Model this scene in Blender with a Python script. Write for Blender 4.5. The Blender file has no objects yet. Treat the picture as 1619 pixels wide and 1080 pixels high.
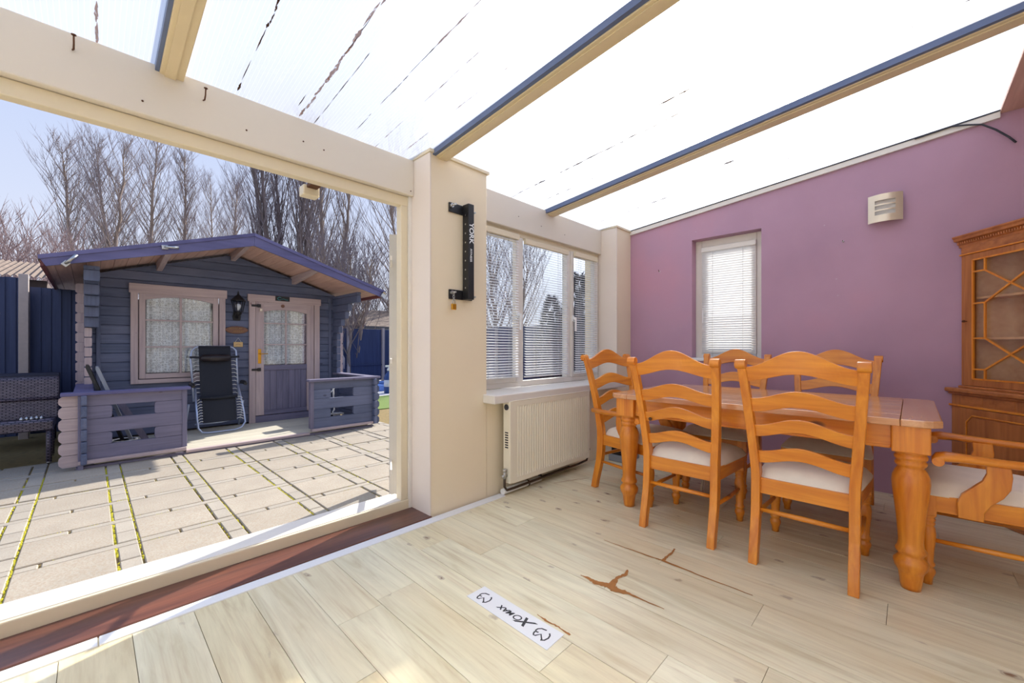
import bpy, math, random
from mathutils import Vector, Matrix
R=random.Random(7); PI=math.pi
SC=bpy.context.scene; COL=SC.collection
def lin(c):
    return tuple(((x/255+.055)/1.055)**2.4 if x/255>.04045 else x/255/12.92 for x in c)
# ------------------------------------------------------------ camera, world, sun
AZ=math.radians(44.18327); F_PX=648.736
cd=bpy.data.cameras.new('camera'); cam=bpy.data.objects.new('camera',cd); COL.objects.link(cam)
cd.sensor_width=36; cd.lens=36*F_PX/1619; cd.shift_y=8/1619; cd.clip_start=.02; cd.clip_end=300
cam.location=(0,0,1.10); cam.rotation_euler=(PI/2,0,AZ-PI/2); SC.camera=cam
SC.view_settings.view_transform='Standard'; SC.view_settings.look='None'
SC.view_settings.exposure=1.45; SC.view_settings.gamma=1; SC.view_settings.use_curve_mapping=False
SUN_AZ=math.radians(15.7); SUN_EL=math.radians(34.2)
sd=Vector((math.cos(SUN_AZ)*math.cos(SUN_EL),math.sin(SUN_AZ)*math.cos(SUN_EL),math.sin(SUN_EL)))
SKY_STRENGTH=0.385; SUN_STRENGTH=2.9
w=bpy.data.worlds.new('sky'); SC.world=w; w.use_nodes=True; nt=w.node_tree; nt.nodes.clear()
def wn(t,**k):
    n=nt.nodes.new(t)
    for a,b in k.items(): setattr(n,a,b)
    return n
tc=wn('ShaderNodeTexCoord'); sep=wn('ShaderNodeSeparateXYZ'); nt.links.new(tc.outputs['Generated'],sep.inputs[0])
rp=wn('ShaderNodeValToRGB'); el=rp.color_ramp.elements
el[0].position=0.0; el[0].color=(*lin((226,232,244)),1)
el[1].position=1.0; el[1].color=(*lin((150,180,238)),1)
for p,c in ((.12,(222,229,247)),(.35,(203,216,247)),(.6,(184,204,245))):
    e=el.new(p); e.color=(*lin(c),1)
nt.links.new(sep.outputs['Z'],rp.inputs[0])
dt=wn('ShaderNodeVectorMath',operation='DOT_PRODUCT'); nt.links.new(tc.outputs['Generated'],dt.inputs[0]); dt.inputs[1].default_value=sd
mx=wn('ShaderNodeMath',operation='MAXIMUM'); nt.links.new(dt.outputs['Value'],mx.inputs[0]); mx.inputs[1].default_value=0
pw=wn('ShaderNodeMath',operation='POWER'); nt.links.new(mx.outputs[0],pw.inputs[0]); pw.inputs[1].default_value=16
ml=wn('ShaderNodeMath',operation='MULTIPLY'); nt.links.new(pw.outputs[0],ml.inputs[0]); ml.inputs[1].default_value=5.0
ad=wn('ShaderNodeMixRGB',blend_type='ADD'); ad.inputs[0].default_value=1
glo=wn('ShaderNodeCombineXYZ'); 
for i in range(3): nt.links.new(ml.outputs[0],glo.inputs[i])
nt.links.new(rp.outputs[0],ad.inputs[1]); nt.links.new(glo.outputs[0],ad.inputs[2])
bg=wn('ShaderNodeBackground'); bg.inputs[1].default_value=SKY_STRENGTH; nt.links.new(ad.outputs[0],bg.inputs[0])
wo=wn('ShaderNodeOutputWorld'); nt.links.new(bg.outputs[0],wo.inputs[0])
sl=bpy.data.lights.new('sun','SUN'); sl.energy=SUN_STRENGTH; sl.angle=math.radians(.6); sl.color=(1,.93,.83)
so=bpy.data.objects.new('sun',sl); COL.objects.link(so); so.location=sd*20; so.rotation_euler=(-sd).to_track_quat('-Z','Y').to_euler()

# ------------------------------------------------------------ materials
class NT:
    def __init__(s,name):
        s.m=bpy.data.materials.new(name); s.m.use_nodes=True; s.t=s.m.node_tree
        s.b=s.t.nodes['Principled BSDF']; s.out=s.t.nodes['Material Output']
    def n(s,t,ins=None,**k):
        n=s.t.nodes.new(t)
        for a,b in k.items(): setattr(n,a,b)
        for a,b in (ins or {}).items(): s.i(n,a,b)
        return n
    def i(s,n,a,b):
        if isinstance(b,bpy.types.NodeSocket): s.t.links.new(b,n.inputs[a])
        else: n.inputs[a].default_value=b
    def ramp(s,f,stops,interp='LINEAR'):
        r=s.t.nodes.new('ShaderNodeValToRGB'); r.color_ramp.interpolation=interp; e=r.color_ramp.elements
        e[0].position=stops[0][0]; e[0].color=(*stops[0][1],1); e[1].position=stops[-1][0]; e[1].color=(*stops[-1][1],1)
        for p,c in stops[1:-1]: q=e.new(p); q.color=(*c,1)
        s.t.links.new(f,r.inputs[0]); return r.outputs[0]
    def coords(s,scale,rnd=True,space='Object'):
        tc=s.n('ShaderNodeTexCoord'); v=tc.outputs[space]
        if rnd:
            oi=s.n('ShaderNodeObjectInfo'); mu=s.n('ShaderNodeMath',{0:oi.outputs['Random'],1:37.0},operation='MULTIPLY')
            v=s.n('ShaderNodeVectorMath',{0:v,1:mu.outputs[0]},operation='ADD').outputs[0]
        return s.n('ShaderNodeMapping',{'Vector':v,'Scale':scale}).outputs[0]
    def mix(s,f,a,b,bt='MIX'):
        n=s.n('ShaderNodeMixRGB',{0:f,1:a if isinstance(a,bpy.types.NodeSocket) else (*a,1),2:b if isinstance(b,bpy.types.NodeSocket) else (*b,1)},blend_type=bt); return n.outputs[0]
    def math(s,op,a,b=0.0,c=0.0): return s.n('ShaderNodeMath',{0:a,1:b,2:c},operation=op).outputs[0]
    def bump(s,h,st=.3,d=.01):
        s.i(s.b,'Normal',s.n('ShaderNodeBump',{'Height':h,'Strength':st,'Distance':d}).outputs[0])
    def noise(s,v,sc,det=3,rough=.5,dist=0):
        return s.n('ShaderNodeTexNoise',{'Vector':v,'Scale':sc,'Detail':det,'Roughness':rough,'Distortion':dist}).outputs['Fac']
def plain(name,c,rough=.5,metal=0,var=.06,nsc=8,bump=0,coat=0):
    m=NT(name); c=lin(c); v=m.coords((1,1,1)); f=m.noise(v,nsc,4)
    col=m.mix(f,tuple(x*(1-var) for x in c),tuple(min(1,x*(1+var)) for x in c))
    m.i(m.b,'Base Color',col); m.i(m.b,'Roughness',rough); m.i(m.b,'Metallic',metal)
    if coat: m.i(m.b,'Coat Weight',coat)
    if bump: m.bump(m.noise(v,nsc*14,3),bump,.002)
    return m.m
def wood(name,ca,cb,axis=0,rough=.4,sc=1.0,coat=0,knots=0.0,kc=(60,35,15),bump=.15,objvar=.12,wash=None,washf=.4):
    """grain runs along the axis (object space)"""
    m=NT(name); s=[22*sc]*3; s[axis]=1.6*sc; v=m.coords(tuple(s))
    f=m.noise(v,1.0,6,.6,.8); s2=[70*sc]*3; s2[axis]=2*sc; f2=m.noise(m.coords(tuple(s2)),1.0,3)
    ff=m.math('ADD',m.math('MULTIPLY',f,.7),m.math('MULTIPLY',f2,.3))
    col=m.ramp(ff,[(.3,lin(ca)),(.68,lin(cb))])
    if wash:
        s3=[3*sc]*3; s3[axis]=1.2*sc
        col=m.mix(m.ramp(m.noise(m.coords(tuple(s3)),1.0,4),[(.4,(0,0,0)),(.65,(washf,)*3)]),col,lin(wash))
    if knots:
        s3=[5*sc]*3; s3[axis]=2.6*sc
        vo=m.n('ShaderNodeTexVoronoi',{'Vector':m.coords(tuple(s3)),'Scale':1.0,'Randomness':1.0},feature='F1')
        k=m.ramp(vo.outputs['Distance'],[(0,(1,1,1)),(knots*.6,(.8,.8,.8)),(knots,(0,0,0))])
        col=m.mix(k,col,lin(kc))
    oi=m.n('ShaderNodeObjectInfo'); hv=m.n('ShaderNodeHueSaturation',{'Value':m.math('MULTIPLY_ADD',oi.outputs['Random'],objvar,1-objvar/2),'Color':col})
    m.i(m.b,'Base Color',hv.outputs[0]); m.i(m.b,'Roughness',rough)
    if coat: m.i(m.b,'Coat Weight',coat); m.i(m.b,'Coat Roughness',.15)
    if bump: m.bump(ff,bump,.003)
    return m.m
M={}
for ax,t in ((0,'x'),(1,'y'),(2,'z')):
    M['pine_'+t]=wood('honey pine '+t,(202,106,18),(242,158,48),ax,.34,1.0,.25,.11,(92,42,14),.08)
    M['yew_'+t]=wood('yew veneer '+t,(150,84,38),(200,126,66),ax,.35,.8,.3,.1,(90,40,15),.05)
    M['log_'+t]=wood('blue grey stained log '+t,(68,78,104),(94,104,132),ax,.6,.8,0,.07,(55,60,85),.3,.10,(128,132,158),.4)
    M['pink_'+t]=wood('pale pinkish washed timber '+t,(164,146,150),(200,182,180),ax,.6,.9,0,.06,(130,105,105),.3,.08)
    M['lilac_'+t]=wood('lilac grey weathered timber '+t,(90,88,110),(124,120,144),ax,.62,.8,0,.06,(95,85,100),.3,.12,(132,126,148),.4)
    M['soffit_'+t]=wood('brown pink soffit '+t,(190,150,134),(222,186,170),ax,.6,.8,0,.05,(120,85,75),.2,.08)
    M['fascia_'+t]=wood('violet stained fascia '+t,(60,60,98),(98,94,140),ax,.5,.5,0,0,bump=.2,wash=(118,116,160),washf=.5)
    M['top_'+t]=wood('worn pine table top '+t,(196,128,76),(226,168,116),ax,.2,1.0,.5,.1,(110,60,30),.05,.12,(236,196,160),.5)
M['oak']=None
def floor_mat(name,base,dark):
    m=NT(name); v=m.coords((11,1.1,11)); f=m.noise(v,1.0,7,.62,1.4)
    v2=m.coords((60,2.2,60)); f2=m.noise(v2,1.0,4,.6,.6)
    col=m.ramp(f,[(.28,lin(dark)),(.45,lin(base)),(.62,lin(tuple(min(255,x+14) for x in base))),(.8,lin(tuple(x*.93 for x in base)))])
    col=m.mix(m.ramp(f2,[(.50,(0,0,0)),(.78,(.5,.5,.5))]),col,lin((188,158,112)))
    big=m.noise(m.coords((3,.8,3)),1.0,3); col=m.mix(m.ramp(big,[(.4,(0,0,0)),(.7,(.5,.5,.5))]),col,lin((228,205,160)))
    kv=m.n('ShaderNodeVectorMath',{0:m.coords((8.5,4.6,8.5)),1:m.n('ShaderNodeVectorMath',{0:m.n('ShaderNodeTexNoise',{'Vector':m.coords((34,20,34)),'Scale':1.0}).outputs['Color'],1:(.30,.30,0)},operation='MULTIPLY').outputs[0]},operation='ADD').outputs[0]
    vo=m.n('ShaderNodeTexVoronoi',{'Vector':kv,'Scale':1.0},feature='F1')
    rnd=m.n('ShaderNodeSeparateColor',{0:vo.outputs['Color']}).outputs[0]
    on=m.math('GREATER_THAN',rnd,.30)
    k=m.ramp(vo.outputs['Distance'],[(0,(1,1,1)),(.045,(.85,)*3),(.075,(.25,)*3),(.1,(.45,)*3),(.15,(0,0,0))])
    col=m.mix(m.math('MULTIPLY',k,m.math('MULTIPLY',on,.95)),col,lin((112,62,24)))
    oi=m.n('ShaderNodeObjectInfo'); hv=m.n('ShaderNodeHueSaturation',{'Value':m.math('MULTIPLY_ADD',oi.outputs['Random'],.06,.97),'Saturation':1.0,'Color':col})
    m.i(m.b,'Base Color',hv.outputs[0]); m.i(m.b,'Roughness',.38); m.bump(f2,.12,.002); return m.m
M['floor']=floor_mat('bleached laminate plank',(232,224,190),(212,198,156))
M['floor_warm']=floor_mat('yellower laminate plank',(228,216,176),(206,188,146))
M['subfloor']=plain('brown underlay',(120,84,52),.8,nsc=30,var=.3)
M['threshold']=wood('red brown hardwood threshold',(72,44,38),(130,80,60),0,.35,.7,.2,0,bump=.2,wash=(70,40,42),washf=.7)
M['upvc']=plain('white upvc',(232,226,216),.35,var=.02)
M['beam']=plain('tanned cream aluminium',(222,204,166),.4,var=.05)
M['upvc_cream']=plain('aged cream upvc',(228,214,184),.4,var=.03)
M['greypvc']=plain('greyish white upvc',(196,194,190),.4,var=.03)  # greyer upvc for the open leaf stile and blind cords
M['header']=plain('off white header board',(224,214,198),.45,var=.03,nsc=3)
M['cream']=plain('cream painted plaster',(240,224,194),.7,var=.03,nsc=2.5,bump=.15)
M['paleplaster']=plain('pale painted reveal',(235,222,208),.65,var=.03,nsc=3)
def purple():
    m=NT('purple emulsion'); v=m.coords((1,1,1),False); f=m.noise(v,1.3,4); 
    col=m.ramp(f,[(.3,lin((174,138,160))),(.55,lin((186,148,170))),(.75,lin((196,148,168)))])
    vo=m.n('ShaderNodeTexVoronoi',{'Vector':v,'Scale':5.5},feature='F1'); rr=m.n('ShaderNodeSeparateColor',{0:vo.outputs['Color']}).outputs[0]
    k=m.math('MULTIPLY',m.math('LESS_THAN',vo.outputs['Distance'],.03),m.math('GREATER_THAN',rr,.6))
    col=m.mix(m.math('MULTIPLY',k,.5),col,lin((200,180,196)))
    m.i(m.b,'Base Color',col); m.i(m.b,'Roughness',.55); m.bump(m.noise(v,60,3),.1,.002); return m.m
M['purple']=purple()
M['whitewall']=plain('white wall paint',(238,232,224),.7,var=.02)
M['cushion']=plain('stained cream upholstery',(240,228,208),.85,var=.09,nsc=14,bump=.2)
M['black']=plain('black powder coated steel',(28,28,30),.45,var=.2)
M['steel']=plain('bright steel',(190,190,188),.3,1,var=.08)
M['brushed']=plain('brushed pale metal',(225,212,190),.32,.75,var=.04)
M['frost']=plain('frosted lamp glass',(208,204,196),.3,var=.03)
M['brass']=plain('brass',(214,160,60),.3,.9,var=.08)
M['rust']=plain('rusty steel',(96,62,40),.7,.4,var=.25,nsc=40)
M['darkgrey']=plain('dark grey rubber',(58,60,68),.6)
M['gasket']=plain('slate blue glazing gasket',(96,110,142),.45,var=.25,nsc=5)
M['radiator']=plain('ivory enamel',(238,230,208),.35,var=.02)
M['pipe']=plain('grimy pipe',(84,70,58),.5,.5,var=.3,nsc=30)
M['white']=plain('white plastic',(240,240,238),.4,var=.02)
M['ink']=plain('black ink',(25,26,34),.5)
M['whiteink']=plain('white ink',(240,240,240),.5)
def slatmat():
    m=NT('white blind slat'); d=m.n('ShaderNodeBsdfDiffuse',{'Color':(.84,.84,.84,1)}); t=m.n('ShaderNodeBsdfTranslucent',{'Color':(.86,.86,.86,1)}); x=m.n('ShaderNodeMixShader',{0:.10,1:d.outputs[0],2:t.outputs[0]}); m.t.links.new(x.outputs[0],m.out.inputs[0]); m.t.nodes.remove(m.b); return m.m
M['slat']=slatmat()
M['navy']=wood('navy painted fence board',(34,46,80),(52,66,106),2,.65,.6,0,0,bump=.3)
M['fencepost']=plain('grey concrete fence post',(176,164,160),.85,var=.12,nsc=20,bump=.4)
M['deck']=wood('weathered grey deck board',(176,172,158),(214,208,190),0,.7,1.0,0,.05,(130,120,100),.4)
M['charcoal']=plain('black textilene fabric',(28,32,44),.75,var=.15,nsc=60,bump=.4)
M['alu']=plain('pale blue grey tube',(176,188,214),.3,.6,var=.05)
M['lace_cord']=plain('white elastic cord',(225,225,225),.6)
M['pillow']=plain('black padded headrest',(34,26,30),.4,var=.1)
M['grass']=plain('short bright grass',(100,124,52),.9,var=.3,nsc=40,bump=.5)
M['bluecover']=plain('blue ground cover',(34,84,158),.55,var=.12,nsc=3)
M['greypath']=plain('pale grey path',(196,194,196),.8,var=.06)
M['bark']=plain('grey brown bark',(136,120,108),.9,var=.3,nsc=20)
M['bark_dark']=plain('dark bark',(98,86,84),.9,var=.3,nsc=20)
M['twig']=plain('thin grey twigs',(128,118,122),.9,var=.15)
M['twig_red']=plain('reddish twigs',(132,112,112),.9,var=.15)
M['conifer']=plain('dark blue green foliage',(36,58,70),.9,var=.4,nsc=30)
M['shedroof']=plain('weathered corrugated roof',(118,104,94),.9,var=.6,nsc=9,bump=.3)
M['bottle']=plain('blue bottle plastic',(36,70,130),.35)
M['label']=plain('white bottle label',(214,218,226),.5)
M['brownoval']=wood('carved brown plaque',(96,62,44),(140,96,68),0,.5,1,.2,0)
M['tanboard']=wood('small pale plywood sign',(196,160,106),(222,188,132),0,.55,1,0,0)
M['bulb']=plain('white bulb',(226,230,236),.2)
M['lamp_black']=plain('weathered black cast lamp',(34,34,36),.45,.3,var=.3)
M['teal']=plain('turquoise paint',(70,180,190),.5)
M['moss']=plain('yellow green moss',(172,164,34),.95,var=.5,nsc=35,bump=.6)
M['soil']=plain('brown joint soil',(130,112,70),.95,var=.5,nsc=20,bump=.6)
M['maroon']=plain('dark red eaves board',(112,62,62),.6)
M['worn']=plain('exposed brown fibreboard',(178,118,58),.8,var=.25,nsc=40,bump=.5)
M['cabinet_back']=wood('cabinet interior lightened as if lit',(176,120,72),(206,150,98),0,.4,.6,.1,0)
M['greyfelt']=plain('grey plastic casing',(150,154,162),.5)
def wicker():
    m=NT('dark woven wicker'); v=m.coords((1,1,1),False)
    br=m.n('ShaderNodeTexBrick',{'Vector':m.n('ShaderNodeMapping',{'Vector':v,'Rotation':(PI/2,0,0)}).outputs[0],'Color1':(*lin((150,138,152)),1),'Color2':(*lin((112,100,116)),1),'Mortar':(*lin((38,32,44)),1),'Scale':1.0,'Mortar Size':.006,'Brick Width':.05,'Row Height':.016,'Mortar Smooth':.3})
    m.i(m.b,'Base Color',br.outputs[0]); m.i(m.b,'Roughness',.4); m.bump(br.outputs['Fac'],-.8,.01); return m.m
M['wicker']=wicker()
M['wicker_dark']=plain('near black wicker strand',(40,38,56),.5,var=.2,nsc=60,bump=.6)
def slab(name,c,sp):
    m=NT(name); v=m.coords((1,1,1)); f=m.noise(v,5,4); g=m.noise(v,95,3)
    col=m.ramp(f,[(.3,lin(tuple(x*.93 for x in c))),(.7,lin(c))]); col=m.mix(m.ramp(g,[(.42,(0,0,0)),(.62,(sp,)*3)]),col,lin((150,132,112)))
    oi=m.n('ShaderNodeObjectInfo'); hv=m.n('ShaderNodeHueSaturation',{'Value':m.math('MULTIPLY_ADD',oi.outputs['Random'],.1,.94),'Color':col})
    m.i(m.b,'Base Color',hv.outputs[0]); m.i(m.b,'Roughness',.85); m.bump(g,.4,.004); return m.m
M['slab']=slab('textured cream paving slab',(168,160,146),.55)
M['sett']=slab('smooth pinkish paving strip',(165,158,146),.25)
def polycarb():
    m=NT('ribbed twin wall polycarbonate'); tc=m.n('ShaderNodeTexCoord'); sx=m.n('ShaderNodeSeparateXYZ',{0:tc.outputs['Object']})
    fr=m.math('FRACT',m.math('MULTIPLY',sx.outputs['X'],62.0)); rib=m.math('LESS_THAN',fr,.22)
    st=m.noise(m.n('ShaderNodeMapping',{'Vector':tc.outputs['Object'],'Scale':(9,.5,1)}).outputs[0],1.0,5)
    dirt=m.noise(m.n('ShaderNodeMapping',{'Vector':tc.outputs['Object'],'Scale':(5,2.2,1)}).outputs[0],1.0,6,.65)
    spots=m.ramp(dirt,[(.62,(0,0,0)),(.72,(1,1,1))])
    d=m.n('ShaderNodeBsdfTranslucent',{'Color':(.98,.98,.98,1)}); df=m.n('ShaderNodeBsdfDiffuse',{'Color':(.85,.87,.9,1)})
    tr=m.n('ShaderNodeBsdfTransparent',{'Color':(.93,.95,.98,1)}); gl=m.n('ShaderNodeBsdfGlossy',{'Roughness':.25})
    rf=m.n('ShaderNodeBsdfRefraction',{'Color':(1,1,1,1),'Roughness':.75,'IOR':1.12})
    a0=m.n('ShaderNodeMixShader',{0:.58,1:d.outputs[0],2:rf.outputs[0]})
    a=m.n('ShaderNodeMixShader',{0:.02,1:a0.outputs[0],2:df.outputs[0]})
    fac=m.math('ADD',m.math('MULTIPLY',rib,.10),m.math('MULTIPLY',m.ramp(st,[(.3,(0,0,0)),(.7,(1,1,1))]),.08))
    fac=m.math('ADD',m.math('ADD',fac,.62),m.math('MULTIPLY',spots,.10))
    b=m.n('ShaderNodeMixShader',{0:fac,1:tr.outputs[0],2:a.outputs[0]})
    c=m.n('ShaderNodeMixShader',{0:.03,1:b.outputs[0],2:gl.outputs[0]})
    m.t.links.new(c.outputs[0],m.out.inputs[0]); m.t.nodes.remove(m.b); return m.m
M['poly']=polycarb()
def glass(name,tint=(1,1,1),gl=.07,rough=.02):
    m=NT(name); tr=m.n('ShaderNodeBsdfTransparent',{'Color':(*tint,1)}); g=m.n('ShaderNodeBsdfGlossy',{'Roughness':rough})
    c=m.n('ShaderNodeMixShader',{0:gl,1:tr.outputs[0],2:g.outputs[0]}); m.t.links.new(c.outputs[0],m.out.inputs[0]); m.t.nodes.remove(m.b); return m.m
M['glass']=glass('clear glass',(.95,.97,.98)); M['glass_cab']=glass('cabinet glass',(.95,.95,.93),.06,.1)
M['cabinet_back']=wood('cabinet interior lightened as if lit',(214,160,112),(236,188,140),0,.4,.6,.1,0)  # interior wood colour lightened to stand for light inside the cabinet
def lace():
    m=NT('white lace'); v=m.coords((1,1,1),False)
    vo=m.n('ShaderNodeTexVoronoi',{'Vector':m.n('ShaderNodeMapping',{'Vector':v,'Scale':(1,0,1)}).outputs[0],'Scale':30.0,'Randomness':.5},feature='F1')
    ho=m.ramp(vo.outputs['Distance'],[(.18,(1,1,1)),(.34,(.0,.0,.0)),(.42,(.1,.1,.1)),(.55,(1,1,1))])
    d=m.n('ShaderNodeBsdfDiffuse',{'Color':(*lin((255,255,255)),1)}); tl=m.n('ShaderNodeBsdfTranslucent',{'Color':(*lin((235,235,245)),1)})
    a=m.n('ShaderNodeMixShader',{0:.1,1:d.outputs[0],2:tl.outputs[0]}); tr=m.n('ShaderNodeBsdfTransparent')
    c=m.n('ShaderNodeMixShader',{0:m.math('MULTIPLY_ADD',ho,.42,.58),1:tr.outputs[0],2:a.outputs[0]}); m.t.links.new(c.outputs[0],m.out.inputs[0]); m.t.nodes.remove(m.b); return m.m
M['lace']=lace()

# ------------------------------------------------------------ mesh helper
class B:
    def __init__(s): s.v=[]; s.f=[]; s.sm=[]
    def add(s,v,f,smooth=False):
        o=len(s.v); s.v+= [tuple(p) for p in v]; s.f+=[tuple(i+o for i in q) for q in f]; s.sm+=[smooth]*len(f); return s
    def box(s,a,b):
        x0,y0,z0=a; x1,y1,z1=b
        return s.add([(x0,y0,z0),(x1,y0,z0),(x1,y1,z0),(x0,y1,z0),(x0,y0,z1),(x1,y0,z1),(x1,y1,z1),(x0,y1,z1)],
                     [(0,3,2,1),(4,5,6,7),(0,1,5,4),(1,2,6,5),(2,3,7,6),(3,0,4,7)])
    def bar(s,p,q,w,h,up=(0,0,1)):
        p=Vector(p); q=Vector(q); d=(q-p).normalized(); u=Vector(up); sx=d.cross(u)
        if sx.length<1e-4: sx=d.cross(Vector((1,0,0)))
        sx.normalize(); uz=sx.cross(d).normalized(); vs=[]
        for c in (p,q):
            for a,b in ((-1,-1),(1,-1),(1,1),(-1,1)): vs.append(c+sx*a*w/2+uz*b*h/2)
        return s.add(vs,[(0,1,2,3),(7,6,5,4),(0,4,5,1),(1,5,6,2),(2,6,7,3),(3,7,4,0)])
    def tube(s,pts,r,n=8,caps=True,smooth=True):
        pts=[Vector(p) for p in pts]; m=len(pts); rr=r if isinstance(r,(list,tuple)) else [r]*m; o=len(s.v); vs=[]; nrm=None
        for i,p in enumerate(pts):
            d=(pts[min(i+1,m-1)]-pts[max(i-1,0)]).normalized()
            if nrm is None: nrm=d.orthogonal().normalized()
            else:
                nrm=nrm-d*nrm.dot(d)
                nrm=nrm.normalized() if nrm.length>1e-5 else d.orthogonal().normalized()
            bn=d.cross(nrm)
            for k in range(n):
                a=2*PI*k/n; vs.append(p+(nrm*math.cos(a)+bn*math.sin(a))*rr[i])
        fs=[(i*n+k,i*n+(k+1)%n,(i+1)*n+(k+1)%n,(i+1)*n+k) for i in range(m-1) for k in range(n)]
        s.add(vs,fs,smooth)
        if caps: s.add([],[],0); s.f+=[tuple(o+k for k in range(n-1,-1,-1)),tuple(o+(m-1)*n+k for k in range(n))]; s.sm+=[False,False]
        return s
    def lathe(s,prof,c=(0,0,0),n=20):
        o=Vector(c); vs=[]; m=len(prof)
        for r,z in prof:
            for k in range(n): a=2*PI*k/n; vs.append((o.x+r*math.cos(a),o.y+r*math.sin(a),o.z+z))
        fs=[(i*n+k,i*n+(k+1)%n,(i+1)*n+(k+1)%n,(i+1)*n+k) for i in range(m-1) for k in range(n)]
        b=len(s.v); s.add(vs,fs,True); s.f+=[tuple(b+k for k in range(n-1,-1,-1)),tuple(b+(m-1)*n+k for k in range(n))]; s.sm+=[False,False]; return s
    def prism(s,poly,fn,t0,t1,smooth=False):
        """poly 2d points, fn(u,v,t) -> 3d"""
        n=len(poly); vs=[fn(u,v,t0) for u,v in poly]+[fn(u,v,t1) for u,v in poly]; b=len(s.v)
        s.add(vs,[(k,(k+1)%n,n+(k+1)%n,n+k) for k in range(n)],smooth); s.f+=[tuple(b+k for k in range(n-1,-1,-1)),tuple(b+n+k for k in range(n))]; s.sm+=[False,False]; return s
    def strip(s,top,bot,fn,t0,t1):
        """ladder-like band between two polylines (u,v), extruded t0..t1; quads only"""
        n=len(top); vs=[]
        for t in (t0,t1):
            vs+=[fn(u,v,t) for u,v in top]+[fn(u,v,t) for u,v in bot]
        f=[]
        for i in range(n-1):
            f+=[(i,i+1,n+i+1,n+i),(2*n+i+1,2*n+i,3*n+i,3*n+i+1),(i+1,i,2*n+i,2*n+i+1),(n+i,n+i+1,3*n+i+1,3*n+i)]
        f+=[(0,n,3*n,2*n),(n-1,3*n-1,4*n-1,2*n-1)]
        return s.add(vs,f)
    def grid(s,nu,nv,fn,smooth=True):
        vs=[fn(i/nu,j/nv) for j in range(nv+1) for i in range(nu+1)]; w_=nu+1
        return s.add(vs,[(j*w_+i,j*w_+i+1,(j+1)*w_+i+1,(j+1)*w_+i) for j in range(nv) for i in range(nu)],smooth)
    def mesh(s,name,off=(0,0,0)):
        me=bpy.data.meshes.new(name); ox,oy,oz=off
        me.from_pydata([(x-ox,y-oy,z-oz) for x,y,z in s.v],[],s.f); me.polygons.foreach_set('use_smooth',s.sm); me.update()
        import bmesh
        bm=bmesh.new(); bm.from_mesh(me); bmesh.ops.recalc_face_normals(bm,faces=bm.faces); bm.to_mesh(me); bm.free()
        return me
def tag(o,label=None,cat=None,group=None,kind=None):
    if label: o['label']=label
    if cat: o['category']=cat
    if group: o['group']=group
    if kind: o['kind']=kind
    return o
def root(name,loc=(0,0,0),rz=0,**k):
    o=bpy.data.objects.new(name,None); COL.objects.link(o); o.location=loc; o.rotation_euler=(0,0,rz); o.empty_display_size=.1; return tag(o,**k)
def gloc(p):
    x=Vector((0,0,0))
    while p: x=x+p.location; p=p.parent
    return x
def part(name,b,mat,parent=None,bev=0,local=False,seg=2,**k):
    """b in world coordinates unless local"""
    off=(0,0,0)
    if parent is not None and not local: off=tuple(gloc(parent))
    me=b.mesh(name,off) if isinstance(b,B) else b
    if isinstance(b,B): me.materials.append(M[mat] if isinstance(mat,str) else mat)
    o=bpy.data.objects.new(name,me); COL.objects.link(o)
    if parent is not None: o.parent=parent
    if bev:
        md=o.modifiers.new('bevel','BEVEL'); md.width=bev; md.segments=seg; md.limit_method='ANGLE'; md.angle_limit=math.radians(40)
    return tag(o,**k)
def inst(name,me,parent,loc,rot=(0,0,0),scale=None,**k):
    """copy placed at world loc (parent not rotated)"""
    o=bpy.data.objects.new(name,me); COL.objects.link(o); o.parent=parent; o.location=Vector(loc)-(gloc(parent) if parent else Vector()); o.rotation_euler=rot
    if scale: o.scale=scale
    return tag(o,**k)
def shared(b,mat,name):
    me=b.mesh(name); me.materials.append(M[mat]); return me
def bb(a,b): return B().box(a,b)
def copy_tree(o,parent=None):
    c=o.copy(); COL.objects.link(c); c.parent=parent
    for ch in list(o.children): copy_tree(ch,c)
    return c
def textmesh(s,size,ext=.0005,bold=0,shear=0):
    cu=bpy.data.curves.new('lettering','FONT'); cu.body=s; cu.size=size; cu.extrude=ext; cu.offset=bold; cu.shear=shear; cu.align_x='LEFT'
    o=bpy.data.objects.new('lettering',cu); COL.objects.link(o); dg=bpy.context.evaluated_depsgraph_get(); dg.update()
    me=bpy.data.meshes.new_from_object(o.evaluated_get(dg)); bpy.data.objects.remove(o); return me
G=-.15   # patio level
XW=4.17; YF=2.20; YB=-.98; XL=-2.3

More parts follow.
